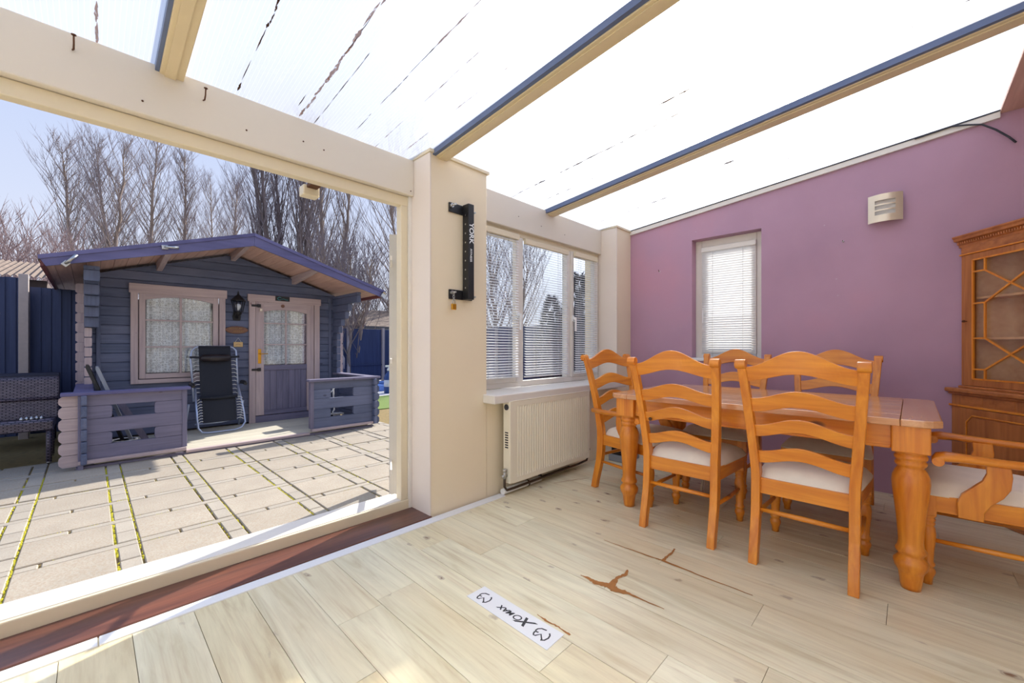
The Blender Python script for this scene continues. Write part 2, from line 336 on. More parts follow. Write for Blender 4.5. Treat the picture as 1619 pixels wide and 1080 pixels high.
# ------------------------------------------------------------ interior shell
fl=root('floor',(0,0,0),kind='structure')
part('underlay',bb((XL,YB,-.05),(XW,YF+.0,-.012)),'subfloor',fl)
W0=.3; pw_=.189; k0=-14
xs=[.113+pw_*i for i in range(-13,22)]+[XW]
ends={5:.90,8:1.0,10:.915,6:1.9,7:.35,9:.45,4:1.66,3:1.62,12:2.06,11:1.35,13:.2,2:1.3}
for i in range(len(xs)-1):
    x0,x1=max(xs[i],XL),min(xs[i+1],XW)
    if x1-x0<.02: continue
    kk=i-13; e=ends.get(kk, R.uniform(-.3,1.0)); ys=[YF]; y=e
    while y+1.28<YF: y+=1.28
    cuts=[]
    while y>YB: cuts.append(y); y-=1.28
    ys=[YF]+cuts+[YB]
    for a,b_ in zip(ys[:-1],ys[1:]):
        if a-b_<.03: continue
        g=.0008; 
        q=bb((x0+g,b_+g,-.012),(x1-g*1.2,a-g,0+R.uniform(-.0006,.0006)))
        cx,cy=(x0+x1)/2,(a+b_)/2
        warm = x0<1.08 and a<1.4 or R.random()<.12
        o=part('plank',B().box((-(x1-x0)/2+g,-(a-b_)/2+g,-.012),((x1-x0)/2-g*1.5,(a-b_)/2-g,R.uniform(-.0008,.0004))),'floor_warm' if warm else 'floor',fl,local=True)
        o.location=(cx,cy,0)
# worn gaps where laminate has lifted
def ragged(pts,wd,z=.0012):
    P2=[];W2=[]
    for i in range(len(pts)-1):
        for q in range(6):
            f=q/6; P2.append((pts[i][0]*(1-f)+pts[i+1][0]*f+R.uniform(-.002,.002),pts[i][1]*(1-f)+pts[i+1][1]*f)); W2.append((wd[i]*(1-f)+wd[i+1]*f)*R.uniform(.55,1.0))
    pts=P2+[pts[-1]]; wd=W2+[wd[-1]]; z+=R.uniform(0,.0006)
    b=B(); n=len(pts); 
    L=[]; Rr=[]
    for i,(x,y) in enumerate(pts):
        d=Vector((pts[min(i+1,n-1)][0]-pts[max(i-1,0)][0],pts[min(i+1,n-1)][1]-pts[max(i-1,0)][1])).normalized(); nn=Vector((-d.y,d.x)); ww=wd[i]
        L.append((x+nn.x*ww,y+nn.y*ww)); Rr.append((x-nn.x*ww,y-nn.y*ww))
    vs=[(x,y,z) for x,y in L]+[(x,y,z) for x,y in Rr]+[(x,y,-.002) for x,y in L]+[(x,y,-.002) for x,y in Rr]
    vs=vs[:2*n]; f=[(i,i+1,n+i+1,n+i) for i in range(n-1)]
    return b.add(vs,f)
part('worn_gap',ragged([(1.645,1.14),(1.65,1.10),(1.643,1.05),(1.66,1.0),(1.655,.96),(1.67,.90),(1.672,.82),(1.675,.74)],[.002,.012,.018,.024,.03,.012,.006,.002]),'worn',fl)
part('worn_gap',ragged([(1.66,.985),(1.70,.993),(1.75,1.0),(1.80,.985),(1.845,1.0)],[.024,.016,.010,.014,.004]),'worn',fl)
part('worn_gap',ragged([(2.035,1.25),(2.04,1.1),(2.045,.95),(2.05,.91),(2.04,.7),(2.04,.5)],[.002,.004,.006,.009,.006,.002]),'worn',fl)
part('worn_gap',ragged([(2.05,.912),(2.1,.915),(2.16,.912),(2.215,.92)],[.012,.008,.007,.006]),'worn',fl)
part('worn_gap',ragged([(1.275,.93),(1.28,.99),(1.275,1.05),(1.28,1.1)],[.006,.004,.007,.001]),'worn',fl)
part('worn_gap',ragged([(2.60,2.06),(2.78,1.99),(2.91,1.93)],[.003,.004,.003]),'worn',fl)
# threshold: white strip, hardwood board, frame
tr1=root('trim_1',(0,YF,0),kind='structure')
part('strip',bb((XL,2.135,-.01),(.02,2.20,.006)),'white',tr1,bev=.003)
part('strip',bb((.024,2.135,-.01),(2.13,2.20,.006)),'white',tr1,bev=.003)
o=part('trim_2',bb((XL,2.20,-.02),(1.53,2.43,.012)),'threshold',bev=.004,kind='structure')
# purple wall with window opening
WY0,WY1,WZ0,WZ1=.955,1.56,.985,2.155
def roofz(y): return 2.358+.104*(2.40-y)
def wallpoly():
    b=B(); X0,X1=XW,XW+.24
    ya,yb=YB-.0,2.62
    def col(y0,y1,z0,z1a,z1b):
        b.add([(X0,y0,z0),(X1,y0,z0),(X1,y1,z0),(X0,y1,z0),(X0,y0,z1a),(X1,y0,z1a),(X1,y1,z1b),(X0,y1,z1b)],[(0,3,2,1),(4,5,6,7),(0,1,5,4),(1,2,6,5),(2,3,7,6),(3,0,4,7)])
    t=lambda y: roofz(y)-.015
    col(ya,WY0,-.3,t(ya),t(WY0)); col(WY1,yb,-.3,t(WY1),t(yb)); col(WY0,WY1,-.3,WZ0,WZ0); col(WY0,WY1,WZ1,t(WY0),t(WY1)); return b
part('wall_right',wallpoly(),'purple',kind='structure')
# front wall: pillars + lower wall
part('wall_front',bb((1.53,YF+.02,-.3),(2.02,2.52,2.375)),'cream',kind='structure',bev=.006)
part('wall_front',bb((2.02,YF+.02,-.3),(3.865,2.52,.72)),'cream',kind='structure')
part('wall_front',bb((3.865,YF+.02,-.3),(XW,2.62,2.375)),'cream',kind='structure',bev=.006)
part('trim_3',bb((1.515,YF+.005,2.352),(2.035,2.5,2.374)),'upvc_cream',kind='structure',bev=.003)
part('trim_4',bb((3.85,YF+.005,2.352),(XW,2.5,2.374)),'upvc_cream',kind='structure',bev=.003)
part('trim_5',bb((1.522,YF+.014,.0),(1.5305,2.44,2.35)),'paleplaster',kind='structure')
part('trim_6',bb((3.857,YF+.014,.76),(3.8655,2.44,2.35)),'paleplaster',kind='structure')
part('wall_left',B().box((XL-.2,YB,-.3),(XL,2.6,.6)).box((XL-.2,YB,2.1),(XL,2.6,2.9)).box((XL-.2,YB,.6),(XL,-.7,2.1)).box((XL-.2,2.4,.6),(XL,2.6,2.1)),'whitewall',kind='structure')  # unseen wall; its large unglazed opening is added to let fill light in
part('wall_back',bb((XL-.2,YB-.2,-.3),(XW+.24,YB,2.95)),'purple' if 0 else 'whitewall',kind='structure')
# headers
hd=part('trim_7',bb((XL,2.40,2.113),(1.522,2.52,2.352)),'header',kind='structure',bev=.006)
hd2=part('trim_8',bb((2.02,2.40,2.095),(3.857,2.52,2.352)),'header',kind='structure',bev=.006)
# ------------------------------------------------------------ roof
ce=root('ceiling',(0,0,2.36),kind='structure')
beams=[(-1.14,-1.04),(.204,.302),(1.56,1.665),(2.925,3.045)]
def sheet(x0,x1,y0=-.42,y1=2.85,lift=.0,th=.010):
    b=B(); z=lambda y: roofz(y)+lift
    return b.add([(x0,y0,z(y0)),(x1,y0,z(y0)),(x1,y1,z(y1)),(x0,y1,z(y1)),(x0,y0,z(y0)+th),(x1,y0,z(y0)+th),(x1,y1,z(y1)+th),(x0,y1,z(y1)+th)],[(0,3,2,1),(4,5,6,7),(0,1,5,4),(1,2,6,5),(2,3,7,6),(3,0,4,7)])
edges=[XL]+[c for p in beams for c in ((p[0]+p[1])/2,)]+[XW+.05]
for a,b_ in zip(edges[:-1],edges[1:]):
    bs=B(); z=roofz
    bs.add([(a+.008,-.42,z(-.42)),(b_-.008,-.42,z(-.42)),(b_-.008,2.85,z(2.85)),(a+.008,2.85,z(2.85))],[(0,1,2,3)])
    part('roof_sheet',bs,'poly',ce)
def slope_bar(x0,x1,z0,z1,y0,y1): 
    b=B(); v=[]
    for y in (y0,y1):
        zz=roofz(y); v+=[(x0,y,zz+z0),(x1,y,zz+z0),(x1,y,zz+z1),(x0,y,zz+z1)]
    return b.add(v,[(0,1,2,3),(7,6,5,4),(0,4,5,1),(1,5,6,2),(2,6,7,3),(3,7,4,0)])
for i,(a,b_) in enumerate(beams):
    bm=part('beam',slope_bar(a+.012,b_,-.040,-.003,-.42,2.46),'beam',ce,bev=.004)
    part('gasket',slope_bar(a-.012 if i>1 else a-.003,a+.0115,-.034,-.001,-.42,2.46),'gasket',bm)
    part('lip',slope_bar(a+.03,b_-.03,-.047,-.0405,-.42,2.44),'beam',bm)
    part('cap',slope_bar(a+.01,b_-.01,.002,.022,-.42,2.8),'upvc_cream',bm,bev=.004)
# debris streaks caught in the ribs
def streak(x,y0,y1,wd,dens):
    b=B(); y=y0
    while y<y1:
        l=R.uniform(.03,.16)
        if R.random()<dens:
            ww=wd*R.uniform(.35,.9); xx=x+R.uniform(-1,1)*wd*.2; z=roofz(y)-.0006; z2=roofz(y+l)-.0006; n=9
            L=[(xx-ww*.5*R.uniform(.45,1)*math.sin(PI*(k+.4)/n),y+l*k/(n-1)) for k in range(n)]; Q=[(xx+ww*.5*R.uniform(.45,1)*math.sin(PI*(k+.4)/n),y+l*k/(n-1)) for k in range(n)]
            vs=[(p,q,z+(z2-z)*k/(n-1)) for k,(p,q) in enumerate(L)]+[(p,q,z+(z2-z)*k/(n-1)) for k,(p,q) in enumerate(Q)]
            b.add(vs,[(k,k+1,n+k+1,n+k) for k in range(n-1)])
        y+=l*R.uniform(.75,1.1)
    return b
def smat(name,c,a):
    m=NT(name); v=m.coords((1,1,1)); f=m.noise(m.coords((1.0,.25,1.0)),150,4); tr=m.n('ShaderNodeBsdfTransparent'); d=m.n('ShaderNodeBsdfDiffuse',{'Color':(*lin(c),1)})
    s=m.n('ShaderNodeMixShader',{0:m.ramp(f,[(.30,(a*.25,)*3),(.46,(a,)*3)]),1:tr.outputs[0],2:d.outputs[0]}); m.t.links.new(s.outputs[0],m.out.inputs[0]); m.t.nodes.remove(m.b); return m.m
M['debris']=plain('brown debris',(74,48,34),.9,var=.4,nsc=60); M['debris_pale']=smat('pale pink debris film',(150,112,92),.85)
for x,y0,y1,wd,dn,mt in ((.507,1.65,2.38,.014,.55,'debris'),(.80,1.35,2.40,.030,.98,'debris_pale'),(.80,1.35,2.40,.010,.35,'debris'),(.765,2.2,2.40,.012,.6,'debris'),(.88,1.75,2.38,.008,.7,'debris'),
    (1.083,1.5,2.40,.010,.85,'debris'),(1.083,1.2,1.5,.014,.9,'debris_pale'),(1.25,.9,2.4,.008,.6,'debris_pale'),(2.47,.95,2.40,.026,.95,'debris'),(2.30,.8,1.0,.03,.95,'debris'),(2.22,1.4,2.3,.008,.4,'debris_pale'),(2.62,1.8,2.2,.008,.35,'debris'),
    (3.62,1.1,2.4,.026,.7,'debris'),(2.75,1.7,2.3,.024,.6,'debris'),(3.4,.95,1.06,.04,.9,'debris'),(3.75,1.7,2.3,.012,.35,'debris_pale'),(3.72,.5,.62,.02,.5,'debris'),(2.12,1.0,2.35,.010,.5,'debris_pale'),(1.42,1.4,2.3,.01,.4,'debris_pale'),(.02,1.9,2.4,.02,.7,'debris_pale'),(.41,1.35,1.6,.01,.6,'debris'),(2.0,.2,.4,.01,.5,'debris'),(2.7,-.2,-.05,.015,.6,'debris')):
    b=streak(x,y0,y1,wd,dn)
    if b.v: part('debris_streak',b,mt,ce,kind='stuff')
# timber beyond sheets, upstand, purple wall top trim
part('house_lintel',bb((XL,YB-.05,roofz(-.42)-.02),(XW,-.42,roofz(-.42)+.05)),'soffit_x',ce)
part('trim_9',slope_bar(XW-.022,XW+.002,-.052,-.004,-.42,2.22),'upvc',kind='structure')
part('trim_10',slope_bar(XW-.026,XW-.0215,-.012,-.002,-.42,2.22),'darkgrey',kind='structure')
# ------------------------------------------------------------ door frame
d1=root('door_1',(1.0,2.45,0),kind='structure')
part('sill',bb((XL,2.43,0.0),(1.53,2.56,.07)),'upvc_cream',d1,bev=.006)
part('sill_cap',bb((XL,2.445,.066),(1.46,2.60,.074)),'upvc',d1,bev=.002)
part('head',bb((XL,2.44,2.045),(1.53,2.50,2.112)),'upvc_cream',d1,bev=.005)
part('jamb',bb((1.448,2.44,.07),(1.50,2.50,2.046)),'upvc_cream',d1,bev=.005)
part('jamb',bb((1.499,2.425,.0),(1.523,2.50,2.113)),'upvc',d1,bev=.003)
part('cill_nose',bb((XL,2.56,-.04),(1.53,2.66,.045)),'upvc',d1,bev=.006)
# opened glazed leaf seen almost edge-on
ang=math.atan2(2.74,1.575)
lf=root('door_leaf',(1.566,2.74,.0),ang+.012,label='narrow grey-white edge of the glazed door leaf swung open outside the jamb',cat='door')
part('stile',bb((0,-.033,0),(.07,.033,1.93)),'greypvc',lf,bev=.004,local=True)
part('stile',bb((.70,-.02,0),(.77,.02,1.93)),'upvc',lf,bev=.004,local=True)
part('rail',bb((.07,-.02,0),(.70,.02,.09)),'upvc',lf,bev=.004,local=True)
part('rail',bb((.07,-.02,1.84),(.70,.02,1.93)),'upvc',lf,bev=.004,local=True)
part('pane',bb((.07,-.006,.09),(.70,.006,1.84)),'glass',lf,local=True)
part('seal',bb((-.004,-.042,.0),(.03,-.031,1.93)),'darkgrey',lf,local=True)
for z in (.25,1.0,1.7): part('hinge',B().bar((-.26,.02,z),(.01,.02,z),.012,.03),'upvc',lf,local=True)
# ------------------------------------------------------------ window_1 (three lights) + sill
w1=root('window_1',(2.9,2.45,.76),kind='structure')
part('sill',bb((1.985,2.10,.69),(3.862,2.44,.752)),'upvc',w1,bev=.008)
wy0,wy1=2.44,2.50; mull=[2.02,2.165,2.275,2.60,2.70,3.31,3.40,3.80,3.857]
part('frame_bottom',bb((2.02,wy0,.752),(3.857,wy1,.80)),'upvc',w1,bev=.004)
part('frame_top',bb((2.02,wy0,2.05),(3.857,wy1,2.10)),'upvc_cream',w1,bev=.004)
for a,b_ in ((2.02,2.06),(2.585,2.65),(3.29,3.345),(3.80,3.857)): part('mullion',bb((a,wy0,.80),(b_,wy1,2.05)),'upvc',w1,bev=.004)
for a,b_ in ((2.06,2.585),(2.65,3.29),(3.345,3.80)):
    part('pane',bb((a,2.475,.80),(b_,2.479,2.05)),'glass',w1)
    if a!=2.65:
        s=part('sash',B().box((a,2.425,.80),(a+.04,2.47,2.05)).box((b_-.04,2.425,.80),(b_,2.47,2.05)).box((a+.04,2.425,.80),(b_-.04,2.47,.845)).box((a+.04,2.425,2.005),(b_-.04,2.47,2.05)),'upvc',w1,bev=.003)
def handle(x,y,z,par,sx=1):
    h=part('handle',B().box((x-.014,y-.012,z-.03),(x+.014,y,z+.03)).box((x-.01,y-.035,z-.012),(x+.01,y-.01,z+.012)).box((x-.010,y-.045,z-.13),(x+.010,y-.030,z+.012)),'white',par,bev=.003); return h
handle(2.565,2.425,1.37,w1); handle(3.365,2.425,1.38,w1)
# ------------------------------------------------------------ blinds
def blind(x0,x1,yy,z0,z1,label,axis='x',tilt=27):
    L=x1-x0; sp=.0222; n=int((z1-z0-.05)/sp)
    r=root('window_blind',((x0+x1)/2,yy,z1) if axis=='x' else (yy,(x0+x1)/2,z1),0 if axis=='x' else PI/2,label=label,cat='blind')
    part('head_rail',bb((-L/2,-.014,-.045),(L/2,.014,0)),'upvc_cream' if axis=='x' else 'upvc',r,local=True,bev=.003)
    t=math.radians(tilt); b=B(); cw=.0128
    b.add([(-L/2+.004,-cw*math.cos(t),-cw*math.sin(t)),(L/2-.004,-cw*math.cos(t),-cw*math.sin(t)),(L/2-.004,0,.0022),(-L/2+.004,0,.0022),(L/2-.004,cw*math.cos(t),cw*math.sin(t)),(-L/2+.004,cw*math.cos(t),cw*math.sin(t))],[(0,1,2,3),(3,2,4,5)],True)
    me=b.mesh('slat'); me.materials.append(M['slat'])
    for k in range(n):
        o=bpy.data.objects.new('slat',me); COL.objects.link(o); o.parent=r; o.location=(0,0,-.058-k*sp)
    zb=-.058-n*sp
    part('bottom_rail',bb((-L/2+.003,-.012,zb-.004),(L/2-.003,.012,zb+.006)),'slat',r,local=True,bev=.002)
    for fx in (.22,.78):
        for yy_ in (-.0125,.0125):
            part('ladder_cord',B().tube([(-L/2+L*fx,yy_,-.04),(-L/2+L*fx,yy_,zb)],.0013,4),'greypvc',r,local=True)
    return r
blind(2.085,2.555,2.405,.845,2.055,'white venetian blind in the left light, beside the pillar')
blind(2.655,3.285,2.425,.82,2.045,'wide white venetian blind in the tall middle light of the triple window')
blind(3.37,3.775,2.405,.84,2.045,'narrow white venetian blind in the right light nearest the corner pillar')
# ------------------------------------------------------------ window_2 in purple wall
w2=root('window_2',(XW+.1,1.26,1.0),kind='structure')
X0,X1=XW+.10,XW+.165
part('frame',B().box((X0,1.50,WZ0),(X1,WY1,WZ1)).box((X0,WY0,WZ0),(X1,WY0+.06,WZ1)).box((X0,WY0+.06,2.085),(X1,1.50,WZ1)).box((X0,WY0+.06,WZ0),(X1,1.50,WZ0+.05)),'upvc',w2,bev=.005)
part('sash',B().box((X0-.015,1.455,1.035),(X1-.01,1.50,2.085)).box((X0-.015,1.015,1.035),(X1-.01,1.055,2.085)).box((X0-.015,1.055,2.04),(X1-.01,1.455,2.085)).box((X0-.015,1.055,1.035),(X1-.01,1.455,1.07)),'upvc',w2,bev=.004)
part('pane',bb((X0+.03,1.055,1.07),(X0+.034,1.455,2.04)),'glass',w2)
part('board',bb((XW-.02,WY0-.02,WZ0-.025),(X0,WY1+.02,WZ0+.004)),'white',w2,bev=.004)
part('handle',B().box((X0-.03,1.468,1.42),(X0-.015,1.488,1.50)).box((X0-.045,1.472,1.33),(X0-.033,1.484,1.46)),'white',w2,bev=.003)
blind(1.012,1.490,X0-.035,.998,2.075,'backlit white venetian blind in the small window of the purple wall',axis='y',tilt=44)

# ------------------------------------------------------------ radiator
def radiator():
    r=root('radiator',(2.65,2.15,.09),label='ivory ribbed panel radiator under the triple window sill',cat='radiator')
    x0,x1,z0,z1,yf=2.165,3.150,.095,.695,2.092
    n=33; pts=[]; prof=[]
    xa,xb=x0+.03,x1-.02; p=(xb-xa)/n
    b=B(); xs_=[x0,xa]
    for k in range(n):
        xs_+= [xa+p*(k+.12),xa+p*(k+.38),xa+p*(k+.62),xa+p*(k+.88)]
    xs_+=[xb,x1]
    dep=[0,0]+[0,.009,.009,0]*n+[0,0]
    rows=[(z0,0),(z0+.035,0),(z0+.055,1),(z1-.055,1),(z1-.035,0),(z1,0)]
    vs=[]; w_=len(xs_)
    for z,f in rows:
        for x,d in zip(xs_,dep): vs.append((x,yf+d*f,z))
    b.add(vs,[(j*w_+i,j*w_+i+1,(j+1)*w_+i+1,(j+1)*w_+i) for j in range(5) for i in range(w_-1)])
    part('front_panel',b,'radiator',r)
    part('back_panel',bb((x0,yf+.014,z0),(x1,yf+.065,z1)),'radiator',r,bev=.004)
    part('side_cover',bb((x0-.034,yf-.002,z0+.004),(x0,yf+.07,z1+.004)),'radiator',r,bev=.004)
    part('side_cover',bb((x1,yf-.002,z0+.004),(x1+.012,yf+.07,z1+.004)),'radiator',r,bev=.003)
    part('top_grille',bb((x0,yf,z1),(x1,yf+.066,z1+.006)),'radiator',r,bev=.002)
    g=B()
    for k in range(7): g.box((x0-.0355,yf+.018,.355+k*.018),(x0-.0335,yf+.05,.364+k*.018))
    part('vent_slots',g,'ink',r)
    part('bleed_cap',B().tube([(x0-.034,yf+.034,z1-.04),(x0-.040,yf+.034,z1-.04)],.022,12),'darkgrey',r)
    for x in (x0-.055,x1+.03):
        v=part('valve',B().tube([(x,yf+.034,.135),(x,yf+.034,.19)],.012,10).tube([(x-.03 if x<2.5 else x-.02,yf+.034,.155),(x+.03,yf+.034,.155)],.010,10).tube([(x,yf+.034,.185),(x,yf+.034,.205)],.016,8),'steel' if x<2.5 else 'darkgrey',r)
    part('pipe',B().tube([(x0-.055,yf+.034,.14),(x0-.055,yf+.034,.075),(x0-.03,yf+.036,.045),(x0+.05,yf+.036,.043),(x0+.5,yf+.04,.045),(x1-.1,yf+.04,.05),(x1+.02,yf+.036,.06),(x1+.03,yf+.034,.09),(x1+.03,yf+.034,.14)],.009,8),'pipe',r)
    part('bracket',B().box((2.5,yf+.06,.2),(2.53,YF+.02,.6)),'radiator',r)
    part('bracket',B().box((2.85,yf+.06,.2),(2.88,YF+.02,.6)),'radiator',r)
radiator()
cb=root('skirting_conduit',(2.3,2.19,0),label='grey-white pipe boxing lying on floor along wall under the radiator',cat='trim')
part('conduit',B().tube([(2.13,2.168,.024),(2.56,2.172,.024)],.023,10),'white',cb)
part('joint',B().tube([(2.40,2.170,.024),(2.415,2.170,.024)],.0255,10),'pipe',cb)
part('valve',B().tube([(2.58,2.19,.02),(2.58,2.19,.06)],.012,8).tube([(2.56,2.15,.04),(2.60,2.2,.04)],.009,8).tube([(2.62,2.19,.022),(3.0,2.2,.022)],.009,8),'pipe',cb)

# ------------------------------------------------------------ weight bracket on pillar
br=root('wall_bracket',(1.835,YF,1.42),label='black steel pull-up bar bracket bolted upright to the cream pillar',cat='bracket')
yf=YF+.02
part('upright',bb((1.785,yf-.075,1.42),(1.835,yf-.012,2.07)),'black',br,bev=.003)
for z in (2.035,1.452): part('cross_plate',bb((1.672,yf-.012,z-.032),(1.872,yf-.001,z+.032)),'black',br,bev=.003)
for x,z in ((1.69,2.045),(1.858,2.025),(1.69,1.462),(1.858,1.442)):
    part('bolt',B().tube([(x,yf-.001,z),(x,yf-.060,z)],.0065,8).tube([(x,yf-.012,z),(x,yf-.024,z)],.015,6,smooth=False),'steel',br)
hl=B()
for k in range(9): hl.tube([(1.7845,yf-.043,1.50+k*.062),(1.7838,yf-.043,1.50+k*.062)],.006,8)
part('peg_holes',hl,'steel',br)
for s,sz,zz,bo in (('YORK',.052,1.94,.0012),('FITNESS',.022,1.765,.0004)):
    me=textmesh(s,sz,.0004,bo); me.materials.append(M['whiteink']); o=bpy.data.objects.new('lettering',me); COL.objects.link(o); o.parent=br
    if s=='FITNESS':
        for v in me.vertices: v.co.x*=1.15
    # reads downwards on the front face (facing -Y)
    o.location=Vector((1.795 if s=='YORK' else 1.800,yf-.0756,zz))-gloc(br); o.rotation_euler=(PI/2,PI/2,0)
pk=root('padlock',(1.69,yf-.03,1.38),label='small brass padlock and chain hanging from lower left bracket bolt',cat='padlock')
part('body',bb((1.672,yf-.045,1.345),(1.708,yf-.028,1.385)),'brass',pk,bev=.004)
part('shackle',B().tube([(1.68,yf-.036,1.383),(1.68,yf-.036,1.405),(1.69,yf-.036,1.413),(1.70,yf-.036,1.405),(1.70,yf-.036,1.383)],.003,8),'steel',pk)
ch=B()
for k in range(3):
    z=1.415+k*.017; pts=[(1.69+(.007*math.cos(a) if k%2 else 0),yf-.036+(0 if k%2 else .007*math.cos(a)),z+.011*math.sin(a)) for a in [2*PI*j/10 for j in range(11)]]; ch.tube(pts,.0022,6)
part('chain',ch,'steel',pk)
# nails/screws
for x,z,lab in ((-.048,2.285,'bent rusty nail in the header beam near its left end'),(.374,2.265,'rusty nail in the middle of the header beam')):
    t=root('nail',(x,2.40,z),label=lab,cat='nail'); part('shank',B().tube([(x,2.401,z),(x+.003,2.385,z-.003),(x+.004,2.372,z+.012),(x+.004,2.362,z+.04)],.0032,6),'rust',t); part('head',B().tube([(x+.004,2.362,z+.040),(x+.004,2.3615,z+.044)],.008,8),'rust',t)
for x,z,par in ((.16,2.17,0),(.55,2.19,0),(.82,2.23,0),(.93,2.22,0),(1.497,2.14,0),(2.55,2.21,1),(2.85,2.19,1),(3.2,2.18,1)):
    part('screw_head',B().tube([(x,2.401,z),(x,2.398,z)],.0042,8),'rust',hd if not par else hd2)
# ------------------------------------------------------------ wall light
def wall_light():
    y0,y1,z0,z1=.040,.234,2.03,2.235; r=root('wall_light',(XW,.137,2.13),label='curved brushed metal wall light with three horizontal slots on purple wall',cat='lamp')
    zs=[z0,z0+.05,z0+.0765,z0+.0865,z0+.113,z0+.123,z0+.1495,z1]
    zb=[(z0,z0+.052),(z0+.082,z0+.092),(z0+.122,z0+.132),(z0+.160,z1)]
    def face(ya,yb,za,zc):
        b=B(); n=10
        def px(y): t=(y-(y0+y1)/2)/((y1-y0)/2); return XW-.038-.034*(1-t*t)
        b.grid(n,1,lambda u,v:(px(ya+(yb-ya)*u),ya+(yb-ya)*u,za+(zc-za)*v)); b.grid(n,1,lambda u,v:(px(ya+(yb-ya)*u)+.003,ya+(yb-ya)*u,za+(zc-za)*v))
        b.grid(n,1,lambda u,v:(px(ya+(yb-ya)*u)+.003*v,ya+(yb-ya)*u,za)); b.grid(n,1,lambda u,v:(px(ya+(yb-ya)*u)+.003*v,ya+(yb-ya)*u,zc)); return b
    b=face(y0,y0+.040,z0,z1); c=face(y1-.040,y1,z0,z1); 
    for q in (c,face(y0+.04,y1-.04,z0,z0+.052),face(y0+.04,y1-.04,z0+.160,z1)): b.add(q.v,q.f,True)
    part('face_plate',b,'brushed',r)
    for za in (z0+.082,z0+.122): part('bar',face(y0+.04,y1-.04,za,za+.010),'brushed',r)
    part('diffuser',bb((XW-.046,y0+.03,z0+.03),(XW-.03,y1-.03,z1-.03)),'frost',r)
    part('back_box',bb((XW-.04,y0+.03,z0+.02),(XW,y1-.03,z1-.02)),'brushed',r)
wall_light()
t=root('wall_plug',(XW,.386,1.935),label='small white wall plug left in the purple wall below left of light',cat='fixing'); part('plug',B().tube([(XW,.386,1.935),(XW-.014,.386,1.935)],[.008,.006],8),'white',t)
part('screw',B().tube([(XW-.014,.386,1.935),(XW-.028,.386,1.937)],.003,6),'rust',t)
t=root('wall_hook',(XW,1.90,1.88),label='tiny dark cup hook between corner pillar and small window',cat='hook'); part('hook',B().tube([(XW,1.89,1.885),(XW-.018,1.89,1.885),(XW-.026,1.89,1.892),(XW-.03,1.89,1.902)],.003,6),'rust',t); part('plate',B().tube([(XW,1.89,1.885),(XW-.003,1.89,1.885)],.007,8),'white',t)
t=root('loose_cable',(XW-.03,-.3,2.5),label='dark grey cable drooping from the wall top trim at right',cat='cable')
part('cable',B().tube([(XW-.032,-.02,roofz(0)-.012),(XW-.034,-.2,roofz(-.2)-.012),(XW-.035,-.27,2.60),(XW-.04,-.34,2.575),(XW-.035,-.40,2.52),(XW-.03,-.455,2.455),(XW-.028,-.485,2.41)],.006,8),'darkgrey',t)

# ------------------------------------------------------------ table
LEGP=[(.034,0),(.037,.02),(.043,.07),(.047,.082),(.055,.095),(.060,.115),(.060,.128),(.050,.140),(.044,.150),(.042,.156),(.052,.166),(.054,.178),(.046,.192),(.043,.215),(.045,.25),(.050,.32),(.058,.40),(.064,.455),(.066,.485),(.064,.51),(.055,.535),(.047,.548),(.044,.553),(.052,.560),(.056,.570),(.052,.580),(.048,.583),(.056,.591),(.058,.600),(.054,.609),(.050,.612),(.060,.618),(.062,.626)]
def table():
    tx0,tx1,ty0,ty1=2.505,3.54,-.10,1.50; zt=.778
    r=root('dining_table',((tx0+tx1)/2,(ty0+ty1)/2,0),label='long honey pine farmhouse dining table with fat turned legs',cat='table')
    for x in (tx0+.10,tx1-.10):
        for y in (ty0+.10,ty1-.10):
            l=part('leg',B().lathe(LEGP,(x,y,0),28),'pine_z',r)
            part('leg_block',bb((x-.064,y-.064,.624),(x+.064,y+.064,.746)),'pine_z',l,bev=.005)
    a=.06
    for x in (tx0+.075,tx1-.075): 
        part('apron',bb((x-.012,ty0+.165,.645),(x+.012,ty1-.165,.746)),'pine_y',r,bev=.002)
        part('bead',bb((x-.017,ty0+.165,.632),(x+.017,ty1-.165,.648)),'pine_y',r,bev=.006)
    for y in (ty0+.075,ty1-.075):
        part('apron',bb((tx0+.165,y-.012,.645),(tx1-.165,y+.012,.746)),'pine_x',r,bev=.002)
    xs_=[tx0,tx0+.17,tx0+.345,tx0+.52,tx0+.69,tx0+.865,tx1]
    for p,q in zip(xs_[:-1],xs_[1:]): part('top_board',bb((p+.0004,ty0+.135,.746),(q-.0004,ty1-.135,zt)),'top_y',r,bev=.0035 if p in(tx0,) or q==tx1 else .0015)
    ch=.05
    for s in (0,1):
        y0,y1=(ty0,ty0+.1335) if s==0 else (ty1,ty1-.1335)
        d=1 if s==0 else -1
        poly=[(tx0+ch,y0),(tx1-ch,y0),(tx1-.012,y0+d*.030),(tx1,y0+d*ch*1.2),(tx1,y1),(tx0,y1),(tx0,y0+d*ch*1.2),(tx0+.012,y0+d*.030)]
        part('end_board',B().prism(poly,lambda u,v,t:(u,v,t),.746,zt),'top_x',r,bev=.006)
    return r
table()
